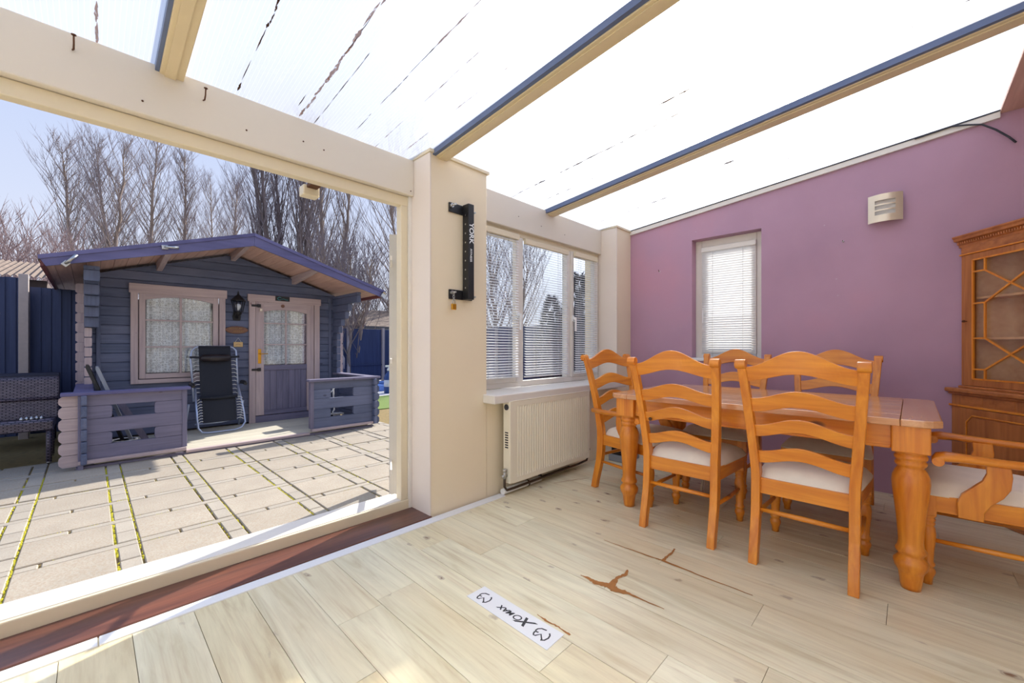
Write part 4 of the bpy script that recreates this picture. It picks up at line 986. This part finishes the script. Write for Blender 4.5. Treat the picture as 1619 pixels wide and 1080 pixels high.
        for y in (YR-.03,YR):
            vs+=[RP(0.001,y,-.155),RP(XE-.045,y,-.11),RP(XE,y,-.018),RP(0.001,y,0)]
        b.add(vs,[(0,1,2,3),(7,6,5,4),(0,4,5,1),(1,5,6,2),(2,6,7,3),(3,7,4,0)]); part('barge_board',b,'fascia_x',r)
        b=B(); vs=[]
        for y in (YR-.045,YR-.03):
            vs+=[RP(0.001,y,-.030),RP(XE+.005,y,-.030),RP(XE+.01,y,.012),RP(0.001,y,.012)]
        b.add(vs,[(0,1,2,3),(7,6,5,4),(0,4,5,1),(1,5,6,2),(2,6,7,3),(3,7,4,0)]); part('barge_cap',b,'fascia_x',r)
        # eaves board along Y
        b=B(); vs=[]
        for y in (YR,Yend+.2):
            vs+=[RP(XE-.03,y,-.10),RP(XE-.005,y,-.10),RP(XE-.005,y,-.03),RP(XE-.03,y,-.03)]
        b.add(vs,[(0,1,2,3),(7,6,5,4),(0,4,5,1),(1,5,6,2),(2,6,7,3),(3,7,4,0)]); part('eaves_board',b,'maroon',r)
        # purlins
        for a in ((.0,) if s<0 else ())+(.86,):
            zt=z0p-sl*a-.056
            part('purlin',B().prism([(YR+.02,zt),(YW+.1,zt),(YW+.1,zt-.13),(YW-.02,zt-.13),(YR+.02,zt-.035)],lambda u,v,t:(XM+s*a+t,u,v),-.03,.03),'pink_y',r,bev=.003)
    # window
    wf=root('window',(.9,YW,1.27)); wf.parent=r; wf.location=Vector((.9,YW,1.27))-gloc(r)
    wx0,wx1,wz0,wz1=.375,1.425,.600,1.945
    part('casing_head',bb((wx0-.015,YW-.05,wz1-.125),(wx1+.02,YW-.005,wz1)),'pink_x',wf,bev=.003)
    part('casing_side',bb((wx0,YW-.045,wz0),(wx0+.075,YW-.005,wz1-.10)),'pink_z',wf,bev=.003); part('casing_side',bb((wx1-.075,YW-.045,wz0),(wx1,YW-.005,wz1-.10)),'pink_z',wf,bev=.003)
    part('casing_sill',bb((wx0+.075,YW-.045,wz0),(wx1-.075,YW-.005,wz0+.055)),'pink_x',wf,bev=.003)
    ax0,ax1,az0,az1=wx0+.085,wx1-.085,wz0+.065,wz1-.115
    fr=.065
    part('sash_stile',bb((ax0,YW-.03,az0),(ax0+fr,YW+.02,az1)),'pink_z',wf,bev=.003); part('sash_stile',bb((ax1-fr,YW-.03,az0),(ax1,YW+.02,az1)),'pink_z',wf,bev=.003)
    part('sash_rail',bb((ax0+fr,YW-.03,az0),(ax1-fr,YW+.02,az0+fr)),'pink_x',wf,bev=.003)
    gx0,gx1,gz0,gz1=ax0+fr,ax1-fr,az0+fr,az1-.04
    def archrail(gx0,gx1,gz1,top,drop,par,yy):
        n=12; top_=[(gx0+(gx1-gx0)*i/n,top) for i in range(n+1)]; bot=[(gx0+(gx1-gx0)*i/n,gz1-drop*((2*i/n-1)**2)) for i in range(n+1)]
        part('sash_rail',B().strip(top_,bot,lambda u,v,t:(u,t,v),yy-.03,yy+.02),'pink_x',par)
    archrail(gx0,gx1,gz1,az1,.055,wf,YW)
    part('glazing_bar',bb(((gx0+gx1)/2-.013,YW-.022,gz0),((gx0+gx1)/2+.013,YW+.0,gz1)),'pink_z',wf,bev=.002)
    for f in (.36,.72): z=gz0+(gz1-gz0)*(1-f)-.0; 
    for z in (gz0+(gz1-gz0)*.345,gz0+(gz1-gz0)*.69): part('glazing_bar',bb((gx0,YW-.020,z-.010),(gx1,YW-.001,z+.010)),'pink_x',wf,bev=.002)
    part('pane',bb((gx0,YW+.002,gz0),(gx1,YW+.005,gz1)),'glass',wf)
    # door
    dx0,dx1,dz1=1.735,2.80,1.922
    dr=root('cabin_door',(2.27,YW,ZD)); dr.name='door'; dr.parent=r; dr.location=Vector((2.27,YW,ZD))-gloc(r)
    part('casing_head',bb((dx0-.02,YW-.05,dz1-.11),(dx1+.02,YW-.005,dz1)),'pink_x',dr,bev=.003)
    part('casing_side',bb((dx0,YW-.045,ZD+.0),(dx0+.085,YW-.005,dz1-.09)),'pink_z',dr,bev=.003); part('casing_side',bb((dx1-.085,YW-.045,ZD),(dx1,YW-.005,dz1-.09)),'pink_z',dr,bev=.003)
    part('door_sill',bb((dx0+.085,YW-.045,ZD),(dx1-.085,YW-.005,-.005)),'lilac_x',dr,bev=.003)
    lx0,lx1,lz0,lz1=dx0+.092,dx1-.092,.005,dz1-.10; s_=.115
    for a,b_ in ((lx0,lx0+s_),(lx1-s_,lx1)): part('door_stile',bb((a,YW-.03,lz0),(b_,YW+.02,lz1)),'pink_z',dr,bev=.003)
    part('door_rail',bb((lx0+s_,YW-.03,lz0),(lx1-s_,YW+.02,lz0+.07)),'lilac_x',dr,bev=.003); part('door_rail',bb((lx0+s_,YW-.03,.72),(lx1-s_,YW+.02,.80)),'lilac_x',dr,bev=.003)
    gx0,gx1,gz0,gz1=lx0+s_,lx1-s_,.80,lz1-.12
    archrail(gx0,gx1,gz1,lz1,.045,dr,YW)
    part('glazing_bar',bb(((gx0+gx1)/2-.012,YW-.022,gz0),((gx0+gx1)/2+.012,YW+.0,gz1)),'pink_z',dr,bev=.002)
    for f in (.37,.75): part('glazing_bar',bb((gx0,YW-.020,gz0+(gz1-gz0)*f-.009),(gx1,YW-.001,gz0+(gz1-gz0)*f+.009)),'pink_x',dr,bev=.002)
    part('pane',bb((gx0,YW+.002,gz0),(gx1,YW+.005,gz1)),'glass',dr)
    n=7; wpl=(gx1-gx0)/n
    for k in range(n): part('door_plank',bb((gx0+k*wpl+.0015,YW-.012,lz0+.07),(gx0+(k+1)*wpl-.0015,YW+.012,.72)),'lilac_z',dr,bev=.003)
    part('handle_plate',bb((lx0+.03,YW-.037,.83),(lx0+.075,YW-.03,1.06)),'brass',dr,bev=.003)
    part('handle',B().tube([(lx0+.052,YW-.035,.985),(lx0+.052,YW-.075,.985),(lx0+.06,YW-.08,.985),(lx0+.16,YW-.075,.985)],.008,8),'brass',dr)
    for z in (1.745,.735): 
        part('bolt',B().box((dx0+.03,YW-.062,z-.016),(dx0+.15,YW-.045,z+.016)).box((dx0+.11,YW-.07,z-.026),(dx0+.155,YW-.045,z+.026)),'black',dr,bev=.003)
    part('padlock',bb((dx0+.135,YW-.085,1.655),(dx0+.172,YW-.06,1.70)),'brushed',dr,bev=.004)
    part('disc',B().tube([(2.215,YW-.03,1.765),(2.215,YW-.038,1.765)],.028,16),'brownoval',dr)
    # gable interior floor/dark back
    part('interior_back',bb((XA+.05,Yend-.05,ZD),(XB-.05,Yend,2.0)),'lilac_x',r)
    part('interior_floor',bb((XA+.05,YW+.05,ZD-.02),(XB-.05,Yend,ZD)),'deck',r)
    return r
CAB=cabin(); YW=7.45
def curtain(x0,x1,z0,z1,label,y=YW+.05):
    r=root('lace_curtain',((x0+x1)/2,y,z1),label=label,cat='curtain')
    part('cloth',B().grid(70,6,lambda u,v:(x0+(x1-x0)*u,y+.018*math.sin(u*(x1-x0)*70)+.008*math.sin(u*31),z0+(z1-z0)*v)),'lace',r)
    part('rod',B().tube([(x0,y,z1),(x1,y,z1)],.006,6),'white',r)
curtain(.54,1.27,.74,1.80,'white patterned lace curtain behind the cabin window panes'); curtain(1.95,2.60,.81,1.74,'white lace curtain behind the glazed upper half of cabin door')
# lantern
lx,lz=1.575,1.72
t=root('lantern',(lx,YW,lz),label='black traditional wall lantern between the cabin window and door',cat='lamp')
ly=YW-.11
part('back_plate',B().prism([(lx-.045,1.50),(lx+.045,1.50),(lx+.055,1.56),(lx+.04,1.64),(lx-.04,1.64),(lx-.055,1.56)],lambda u,v,tt:(u,tt,v),YW-.02,YW),'lamp_black',t,bev=.004)
part('arm',B().tube([(lx,YW-.02,1.56),(lx,YW-.07,1.535),(lx,ly,1.565),(lx,ly,1.59)],.014,8),'lamp_black',t)
part('base_cup',B().lathe([(.02,0),(.045,.02),(.05,.05),(.06,.06)],(lx,ly,1.57),6),'lamp_black',t)
part('glass',B().lathe([(.055,0),(.085,.16)],(lx,ly,1.63),6),'glass',t)
cg=B()
for k in range(6): a=2*PI*k/6; cg.tube([(lx+.057*math.cos(a),ly+.057*math.sin(a),1.63),(lx+.088*math.cos(a),ly+.088*math.sin(a),1.79)],.006,5)
part('cage',cg,'lamp_black',t)
part('hood',B().lathe([(.10,0),(.098,.012),(.075,.04),(.045,.075),(.02,.095),(.012,.11),(.016,.12),(.006,.145),(.002,.16)],(lx,ly,1.79),6),'lamp_black',t)
part('bulb',B().lathe([(.015,0),(.02,.02),(.036,.055),(.036,.08),(.02,.10),(.004,.107)],(lx,ly,1.65),12),'bulb',t)
# plaque
t=root('oval_plaque',(1.58,YW-.01,1.345),label='brown oval carved wooden name plaque under the lantern',cat='sign')
N=28; pl=[(1.575+.15*math.cos(2*PI*k/N)*(1+.02*math.sin(5*k)),1.355+.058*math.sin(2*PI*k/N)*(1+.04*math.sin(3*k))) for k in range(N)]
part('board',B().prism(pl,lambda u,v,tt:(u,tt,v),YW-.028,YW-.004),'brownoval',t,bev=.004)
b=B()
for row,(x0,x1,z) in enumerate(((1.48,1.64,1.378),(1.53,1.66,1.335))):
    x=x0
    while x<x1: b.tube([(x,YW-.030,z-.012),(x+.005,YW-.030,z+.012),(x+.012,YW-.030,z-.008),(x+.017,YW-.030,z+.010)],.0022,4); x+=.024
part('carved_lettering',b,'tanboard',t)
t=root('hanging_sign',(1.60,YW-.01,1.2),label='small blank-looking plywood board hung by cord beside the cabin door',cat='sign')
part('board',bb((1.535,YW-.018,1.095),(1.655,YW-.006,1.17)),'tanboard',t,bev=.002); part('cord',B().tube([(1.555,YW-.012,1.17),(1.595,YW-.012,1.235),(1.635,YW-.012,1.17)],.0025,5),'white',t)
part('mark',B().tube([(1.56,YW-.0195,1.125),(1.59,YW-.0195,1.140),(1.63,YW-.0195,1.128)],.002,5),'brownoval',t)
t=root('door_sign',(2.2,YW-.05,1.89),label='small black sign with turquoise swirl on the cabin door head',cat='sign')
part('board',bb((2.10,YW-.062,1.845),(2.31,YW-.05,1.92)),'black',t,bev=.002)
part('swirl',B().tube([(2.16+.030*math.cos(a),YW-.064,1.882+.022*math.sin(a)) for a in [math.radians(40+30*k) for k in range(10)]],.003,5).tube([(2.185,YW-.064,1.872),(2.22,YW-.064,1.882),(2.25,YW-.064,1.868),(2.29,YW-.064,1.866)],.0025,5),'teal',t)
# roof cleats
def cleat(x,z,label,rot):
    t=root('roof_cleat',(x,6.25,z),label=label,cat='fitting'); d=Vector((math.cos(rot),0,math.sin(rot)))
    c=Vector((x,6.24,z)); part('plate',B().bar(c-d*.05,c+d*.01,.05,.03,up=(0,1,0)),'steel',t,bev=.006); part('tongue',B().tube([c-d*.02,c+d*.04+Vector((0,-.03,0)),c+d*.10+Vector((0,-.01,0))],[.02,.014,.022],8),'steel',t)
cleat(-.16,1.97,'silver bracket on the left end of the cabin bargeboard',.9); cleat(.63,2.26,'silver cleat midway up the left bargeboard of the cabin',.1)
t=root('torn_foil',(3.42,6.27,1.9),label='crumpled silver foil wrapped on right tip of the cabin bargeboard',cat='foil')
b=B(); RR=random.Random(3); pts=[(3.33+.045*math.cos(a)*RR.uniform(.6,1.2)+.05,1.95+.05*math.sin(a)*RR.uniform(.6,1.3)) for a in [2*PI*k/11 for k in range(11)]]
b.prism(pts,lambda u,v,tt:(u,tt+RR.uniform(-.01,.01),v),6.22,6.262); part('foil',b,'steel',t)

# recliner
def recliner():
    r=root('recliner',(1.26,7.05,-.106),label='black zero-gravity recliner with silver tube frame on the cabin deck',cat='chair')
    xa,xb=1.00,1.53; 
    def P(x,s,z): return (x,s,z)
    # upper U frame (back)
    up=[(xa,7.10,.34),(xa-.015,7.25,.95),(xa-.0,7.262,1.04),(xa+.04,7.27,1.085),(xa+.09,7.272,1.10),(xb-.09,7.272,1.10),(xb-.04,7.27,1.085),(xb,7.262,1.04),(xb+.0,7.25,.95),(xb+.0,7.10,.34)]
    part('back_frame',B().tube(up,.013,8),'alu',r)
    lo=[(xa+.02,7.12,.52),(xa+.02,6.98,.10),(xa+.03,6.955,-.02),(xa+.07,6.94,-.075),(xa+.14,6.935,-.088),(xb-.08,6.935,-.088),(xb+.0,6.945,-.065),(xb+.055,6.98,.0),(xb+.05,7.02,.12),(xb-.01,7.12,.56)]
    part('leg_frame',B().tube(lo,.013,8),'alu',r)
    part('cross_tube',B().tube([(xa+.0,7.02,.03),(xa+.3,7.0,.035),(xb-.03,7.02,.06)],.011,8),'alu',r)
    part('rear_leg',B().tube([(xa-.05,7.12,.30),(xa-.06,7.38,-.09)],.012,8),'alu',r); part('rear_leg',B().tube([(xb+.06,7.12,.30),(xb+.06,7.38,-.09)],.012,8),'alu',r)
    part('back_fabric',B().grid(8,10,lambda u,v:(xa+.075+(xb-xa-.15)*u,7.085+.165*v+.02*math.sin(PI*u)*math.sin(PI*v),.36+.72*v)),'charcoal',r)
    part('seat_fabric',B().grid(8,8,lambda u,v:(xa+.085+(xb-xa-.13)*u,7.00+.09*v-.02*math.sin(PI*u),.04+.34*v)),'charcoal',r)
    part('seat_fold',B().tube([(xa+.06,7.06,.385),((xa+xb)/2,7.05,.375),(xb-.03,7.06,.385)],.022,8),'charcoal',r)
    part('top_hem',B().tube([(xa+.075,7.262,1.09),(xb-.075,7.262,1.09)],.018,8),'charcoal',r)
    part('headrest',B().tube([(xa+.085,7.20,.935),(xa+.11,7.185,.935),((xa+xb)/2,7.18,.935),(xb-.11,7.185,.935),(xb-.085,7.20,.935)],[.02,.05,.055,.05,.02],12),'pillow',r)
    part('strap',B().bar((xa-.03,7.22,.95),(xa+.09,7.21,.945),.02,.03).bar((xb-.09,7.21,.945),(xb+.03,7.22,.95),.02,.03),'charcoal',r)
    for x in (xa-.02,xb+.06): part('armrest',B().tube([(x,6.98,.555),(x,7.05,.572),(x,7.18,.575),(x,7.26,.565)],[.02,.03,.03,.02],8),'black',r)
    for x0,x1,z0,z1,y0,y1 in ((xa,xa+.075,.45,.88,7.12,7.21),(xb,xb-.075,.42,.88,7.12,7.21),(xa+.03,xa+.085,.06,.36,6.97,7.05),(xb+.04,xb-.04,.06,.36,6.99,7.06)):
        b=B(); n=9
        for k in range(n):
            f=k/(n-1); z=z0+(z1-z0)*f; y=y0+(y1-y0)*f; b.tube([(x0,y,z-.012),((x0+x1)/2,y,z+.012),(x1,y,z+.01)],.005,4)
        part('elastic_lacing',b,'lace_cord',r,kind='stuff')
recliner()
# folded chairs leaning inside left bay
t=root('folded_garden_chair',(.2,6.6,-.1),label='folded dark garden chair leaning above the left porch rail',cat='chair')
for off,nm in ((0,'seat_frame'),(.07,'back_frame')):
    p,q=Vector((.30+off,6.55,-.08)),Vector((-.02+off*1.1,6.62,.88-off*.3))
    d=(q-p).normalized(); n=Vector((0,1,0))
    b=B().bar(p+n*-.17,q+n*-.17,.022,.03).bar(p+n*.17,q+n*.17,.022,.03).bar(q+n*-.17,q+n*.17,.022,.03).bar(p+d*.5+n*-.17,p+d*.5+n*.17,.02,.02)
    part(nm,b,'greyfelt' if off else 'black',t)
    part('panel',B().bar(p+d*.35,q-d*.03,.30,.008,up=(d.cross(n))),'black' if off else 'wicker_dark',t)
t=root('leaning_plank',(.3,6.4,-.1),label='worn timber plank leaning behind the slots of left porch rail',cat='plank'); part('plank',B().bar((.50,6.30,-.08),(.20,6.35,.56),.06,.03,up=(0,1,0)),'lilac_z',t); part('foot_cap',bb((.455,6.27,-.105),(.545,6.33,-.07)),'pink_x',t)
t=root('bucket',(.27,6.35,-.1),label='pale round tub on the deck behind lower slot of left rail',cat='bucket'); part('tub',B().lathe([(.09,0),(.11,.14),(.115,.15),(.10,.15),(.095,.13)],(.27,6.4,-.106),18),'greypath',t); part('rim',B().lathe([(.118,.145),(.118,.155),(.10,.155),(.10,.145)],(.27,6.4,-.106),18),'white',t)
t=root('folded_scooter',(2.6,6.5,-.1),label='black and white folded scooter frame behind the right porch rail',cat='scooter')
part('wheel',B().tube([(2.60,6.50+.09*math.cos(a),.0+.09*math.sin(a)) for a in [2*PI*k/16 for k in range(17)]],.022,8),'black',t); part('frame',B().tube([(2.60,6.5,0),(2.66,6.45,.12),(2.64,6.45,.45),(2.60,6.45,.55)],.013,8).tube([(2.52,6.42,.38),(2.62,6.45,.40),(2.66,6.45,.46)],.010,8),'white',t); part('bag',bb((2.45,6.55,-.10),(2.62,6.75,.45)),'black',t,bev=.02); part('footboard',B().bar((2.5,6.4,.07),(2.78,6.45,.05),.10,.02),'white',t)

# wicker sofa + one behind
def bench(x0,x1,yf,label,mat='wicker',h=1.0,zb=.0):
    r=root('wicker_sofa',((x0+x1)/2,yf+.3,G),label=label,cat='sofa'); zg=G
    def slabby(p0,p1,th): return None
    b=B(); prof=[(yf,zg+.36),(yf,zg+.455),(yf+.03,zg+.475),(yf+.5,zg+.44),(yf+.5,zg+.36)]
    part('seat',B().prism(prof,lambda u,v,t:(t,u,v),x0,x1),mat,r,bev=.012)
    prof=[(yf+.44,zg+.44),(yf+.52,zg+.44),(yf+.62,zg+.88),(yf+.60,zg+.905),(yf+.56,zg+.90),(yf+.54,zg+.87)]
    part('backrest',B().prism(prof,lambda u,v,t:(t,u,v),x0-.01,x1+.02),mat,r,bev=.012)
    part('backrest_roll',B().tube([(x0-.01,yf+.485,zg+.66),(x1+.015,yf+.485,zg+.66)],.020,8),mat,r)
    for x in (x0+.04,x1-.035):
        for y,zt in ((yf+.03,.37),(yf+.50,.44)):
            l=part('leg',B().tube([(x,y,zg+.02),(x,y,zg+zt)],.022,8),mat,r); part('foot',B().tube([(x,y,zg),(x,y,zg+.03)],.019,8),'steel',l)
    return r
bench(-1.75,-.27,6.58,'brown woven wicker sofa at left edge beside the cabin porch')
bench(-.95,-.30,7.75,'second darker wicker seat half hidden behind the wicker sofa','wicker_dark')
t=root('crumpled_wrapper',(-.42,6.65,G+.5),label='crumpled silver wrapper on the right end of wicker sofa seat',cat='litter'); b=B()
for k in range(5):
    x=-.50+k*.035; b.lathe([(.002,0),(.022,.012),(.016,.03),(.004,.045)],(x,6.70+.02*(k%2),G+.462),5)
part('foil',b,'steel',t)

# ------------------------------------------------------------ fences
def fence_x(x0,x1,y,z1,posts,label,bw=.10,mat='navy',rail=None,joined=False):
    r=root('fence',((x0+x1)/2,y,G),label=label,cat='fence'); x=x0; jb=B()
    while x<x1:
        a,b_=x,min(x+bw,x1); q=[(a,y),(b_,y-.012),(b_,y-.022),(a,y-.008)]
        bx=B().prism(q,lambda u,v,t:(u,v,t),G+.03,z1+R.uniform(-.004,.004))
        if joined: jb.add(bx.v,bx.f)
        else: part('board',bx,mat,r)
        x+=bw-.004
    if joined: part('boards',jb,mat,r,kind='stuff')
    for p in posts: part('post',bb((p-.045,y-.09,G-.02),(p+.045,y+.01,z1+.05)),'fencepost',r,bev=.005)
    for z in (rail or ()): part('rail',bb((x0,y-.05,z-.02),(x1,y-.024,z+.02)),mat,r)
    return r
fence_x(-3.2,-.66,8.75,2.04,(-.63,),'navy board fence panel at far left behind the wicker sofa')
fence_x(-.58,-.056,8.80,1.93,(),'dark navy fence panel between concrete post and cabin side wall')
def fence_y(x,y0,y1,z1,label,posts):
    r=root('fence',(x,(y0+y1)/2,G),label=label,cat='fence'); y=y0; jb=B()
    while y<y1: jb.prism([(y,x),(y+.118,x-.01),(y+.118,x-.02),(y,x-.008)],lambda u,v,t:(v,u,t),G+.03,z1); y+=.12
    part('boards',jb,'navy',r,kind='stuff')
    for p in posts: part('post',bb((x-.08,p-.04,G),(x-.01,p+.04,z1+.04)),'fencepost',r)
fence_y(9.2,1.0,13.5,1.72,'long navy board fence seen through the triple window blinds',(2,3.9,5.8,7.7,9.6,11.5))
fr=fence_x(3.3,9.2,13.9,1.72,(5.95,6.18,7.48),'navy fence with pale posts at the end of the garden right of cabin',bw=.14,rail=(.45,),joined=True)
t=root('fence_arch',(5.9,13.7,0),label='pale curved arch shape leaning on the garden end fence',cat='ornament')
part('arch',B().tube([(5.55,13.7,.35),(5.56,13.7,.75),(5.68,13.7,.95),(5.85,13.7,.92),(5.95,13.7,.7),(5.95,13.7,.35)],.045,8),'fencepost',t); part('panel',bb((5.56,13.72,.35),(5.93,13.75,.9)),'greyfelt',t)
t=root('spray_bottle',(5.55,10.0,G),label='blue bottle with white label standing by the blue ground cover',cat='bottle')
cx,cy=5.60,10.05
part('body',B().lathe([(.12,0),(.13,.03),(.13,.42),(.10,.50),(.045,.56),(.045,.60)],(cx,cy,G),16),'bottle',t); part('label_band',B().lathe([(.132,.18),(.132,.36),(.128,.36),(.128,.18)],(cx,cy,G),16),'label',t); part('trigger',B().lathe([(.05,.60),(.05,.66),(.02,.68),(.02,.73)],(cx,cy,G),10).box((cx-.10,cy-.02,G+.70),(cx+.05,cy+.02,G+.75)),'white',t)
# neighbouring roofs
t=root('shed',(-3,12,0),label='neighbour shed with weathered corrugated roof beyond the left fence',cat='shed')
part('wall',bb((-5.2,10.4,G),(-.5,13,2.2)),'bark_dark',t)
b=B().grid(130,2,lambda u,v:(-5.5+5.2*u,10.1+3.0*v,2.22+.62*v+(.018 if int(u*130+.5)%2 else -.018)),smooth=False); part('roof',b,'shedroof',t)
t=root('summerhouse',(9,17,0),label='grey pitched-roof building beyond the end fence right of cabin',cat='building')
part('wall',bb((7.9,17.0,G),(12,20,1.95)),'greyfelt',t); part('roof',B().add([(7.4,16.6,1.95),(12.5,16.6,1.95),(12.5,20.4,1.95),(7.4,20.4,1.95),(9.4,18.5,2.85),(11.5,18.5,2.85)],[(0,1,5,4),(1,2,5),(2,3,4,5),(3,0,4),(0,3,2,1)]),'shedroof',t); part('fascia',bb((7.4,16.58,1.86),(12.5,16.64,1.98)),'darkgrey',t)
# exterior light fittings above the door opening
t=root('outside_light',(.62,2.62,2.05),label='weathered cream light fitting outside above the door opening',cat='lamp')
part('housing',bb((.93,2.72,2.055),(1.03,2.80,2.12)),'upvc_cream',t,bev=.008); part('bracket',bb((.95,2.50,2.10),(1.01,2.73,2.12)),'rust',t)

# ------------------------------------------------------------ trees
def tree(name,x,y,h,spread,trunks,nb,label,mat='bark',tw='twig',seed=1,base=.15,up=.8,group=None,thick=.11,twigs=4,cat='tree',zb=G,lean=0,tr=.006):
    rr=random.Random(seed); r=root(name,(x,y,zb),label=label,cat=cat,group=group); T=B(); W=B()
    def br(b,p,d,L,rad,n=5,curl=.0,sides=5,upf=.10):
        pts=[p]; rs=[rad]; c=p.copy(); dd=d.copy()
        for i in range(n):
            dd=(dd+Vector((rr.uniform(-1,1),rr.uniform(-1,1),rr.uniform(-.3,1)*1.0))*.055+Vector((0,0,upf))).normalized(); c=c+dd*(L/n); pts.append(c.copy()); rs.append(rad*(1-.82*(i+1)/n))
        b.tube(pts,rs,sides,False); return pts,dd
    for t_ in range(trunks):
        a=2*PI*t_/max(1,trunks)+rr.uniform(-.3,.3); sp=(spread*.33 if trunks>1 else .0)
        p0=Vector((x+lean*0+(.25*math.cos(a) if trunks>1 else 0),y+(.25*math.sin(a) if trunks>1 else 0),zb)); hh=h*rr.uniform(.86,1)
        n=12; pts=[];rs=[]
        for i in range(n+1):
            f=i/n; pts.append(p0+Vector((sp*math.cos(a)*f**.8+rr.uniform(-.08,.08),sp*math.sin(a)*f**.8+rr.uniform(-.08,.08),hh*f))); rs.append(thick*(1-f)**.8+.012)
        T.tube(pts,rs,7,False)
        for k in range(nb//trunks):
            f=base+(1-base)*(k+rr.random())/(nb/trunks); f=min(f,.97); i=int(f*n); p=pts[i]+(pts[min(i+1,n)]-pts[i])*(f*n-i)
            an=rr.uniform(0,2*PI); prof=math.sin(PI*min(1,(f*.85+.15)))**.6; L=spread*rr.uniform(.6,1.15)*(.35+.65*prof)*1.3*(1-.35*f)
            d=Vector((math.cos(an)*(1-up),math.sin(an)*(1-up),up)).normalized()
            q,dd=br(T,p,d,L,thick*.30*(1-f*.75)+.008,5,sides=4)
            for j in range(twigs):
                m_=rr.randint(1,4); st_=q[m_]+(q[m_+1]-q[m_])*rr.random(); a2=rr.uniform(0,2*PI); d2=(dd*.9+Vector((math.cos(a2),math.sin(a2),.35))*.7).normalized()
                w,d3=br(W,st_,d2,L*rr.uniform(.35,.75),.011+.002*rr.random(),3,sides=3)
                for jj in range(3):
                    s2=w[rr.randint(1,2)]; a3=rr.uniform(0,2*PI); d4=(d3+Vector((math.cos(a3),math.sin(a3),.3))*.6).normalized(); br(W,s2,d4,L*rr.uniform(.12,.3),tr,2,sides=3)
    part('branches',T,mat,r); part('twigs',W,tw,r,kind='stuff'); return r
def at(u,D):
    import math as m_
    a=(u-809.5)/F_PX; fx,fy=m_.cos(AZ),m_.sin(AZ); return (fx+fy*a)*D,(fy-fx*a)*D
def H(v,D): return 1.1+(548-v)/F_PX*D
gp='row of bare poplars beyond the cabin'
x,y=at(150,24); tree('bare_tree',x,y,H(212,24)-G,3.3,2,130,'left stem pair of the tall bare poplar behind the left cabin roof',seed=1,thick=.15,group=gp,up=.60,twigs=6)
x,y=at(205,27); tree('bare_tree',x,y,H(196,27)-G,3.9,2,150,'tallest bare poplar rising over the left half of cabin roof',seed=2,thick=.17,group=gp,up=.60,twigs=6)
x,y=at(292,30); tree('bare_tree',x,y,H(226,30)-G,3.0,1,110,'slimmer bare poplar just right of the tallest one',seed=3,thick=.16,group=gp,up=.62,twigs=6)
x,y=at(372,31); tree('bare_tree',x,y,H(250,31)-G,3.0,1,100,'pale bare poplar between slim poplar and dark multi-stem tree',seed=4,thick=.14,group=gp,up=.6,twigs=6)
x,y=at(335,38); tree('bare_tree',x,y,H(280,38)-G,4.0,1,80,'faint far bare poplar behind the cabin ridge left side',seed=14,thick=.13,group=gp,up=.6,twigs=6)
x,y=at(450,17); tree('bare_tree',x,y,H(205,17)-G,3.2,5,170,'big dark multi-stemmed bare tree behind the cabin ridge',mat='bark_dark',seed=5,thick=.15,up=.76,twigs=5)
x,y=at(520,20.5); tree('bare_tree',x,y,H(228,20.5)-G,3.0,3,120,'reddish-brown bare tree leaning right behind cabin right roof slope',mat='bark',seed=6,thick=.15,up=.72,twigs=5)
x,y=at(548,14.5); tree('bare_shrub',x,y,H(388,14.5)-G,2.0,6,150,'rounded bare bush above the right eave of cabin',seed=7,thick=.05,base=.1,up=.6,cat='shrub')
x,y=at(655,24); tree('bare_tree',x,y,H(245,24)-G,4.2,2,120,'bare tree partly hidden behind the white door jamb',seed=8,thick=.12,up=.5)
x,y=at(800,18); tree('bare_tree',x,y,H(400,18)-G,3.0,2,70,'bare tree seen through the triple window blinds',seed=18,thick=.10,up=.6)
x,y=at(15,15); tree('bare_shrub',x,y,H(360,15)-G,2.6,5,150,'pinkish bare thicket at far left above fence',tw='twig_red',mat='twig_red',seed=9,thick=.05,base=.1,up=.45,cat='shrub')
x,y=at(90,18.5); tree('bare_shrub',x,y,H(405,18.5)-G,2.6,5,130,'lower pinkish bare thicket between far-left thicket and cabin eave',tw='twig_red',mat='twig_red',seed=10,thick=.05,base=.1,up=.45,cat='shrub')
x,y=at(608,21); tree('bare_shrub',x,y,H(455,21)-G,2.6,4,100,'bare bush under the right cabin eave beyond fence',seed=11,thick=.04,base=.1,up=.5,cat='shrub')
def conifer(u,D,v,w_,label,seed):
    x,y=at(u,D); h=H(v,D)-G; rr=random.Random(seed); r=root('conifer',(x,y,G),label=label,cat='tree'); b=B()
    for k in range(2600):
        f=rr.random()**.8; a=rr.uniform(0,2*PI); rad=w_*(1-f)**.6*rr.uniform(.75,1.05)*(.9 if f>.1 else .7); p=Vector((x+rad*math.cos(a),y+rad*math.sin(a),G+.1+h*f*.97)); s=rr.uniform(.05,.11)
        d=Vector((math.cos(a)*.5,math.sin(a)*.5,rr.uniform(.5,1))).normalized(); n=d.orthogonal().normalized()*s*.5
        b.add([p-n,p+n,p+d*s*1.8],[(0,1,2)]); 
    part('foliage',b,'conifer',r,kind='stuff'); part('trunk',B().tube([(x,y,G),(x,y,G+h*.9)],[w_*.55,.05],8),'conifer',r)
conifer(915,8.5,440,.75,'tall dark conifer through the right light of the triple window',21); conifer(872,9.2,475,.6,'shorter dark conifer through the middle light of the triple window',22)
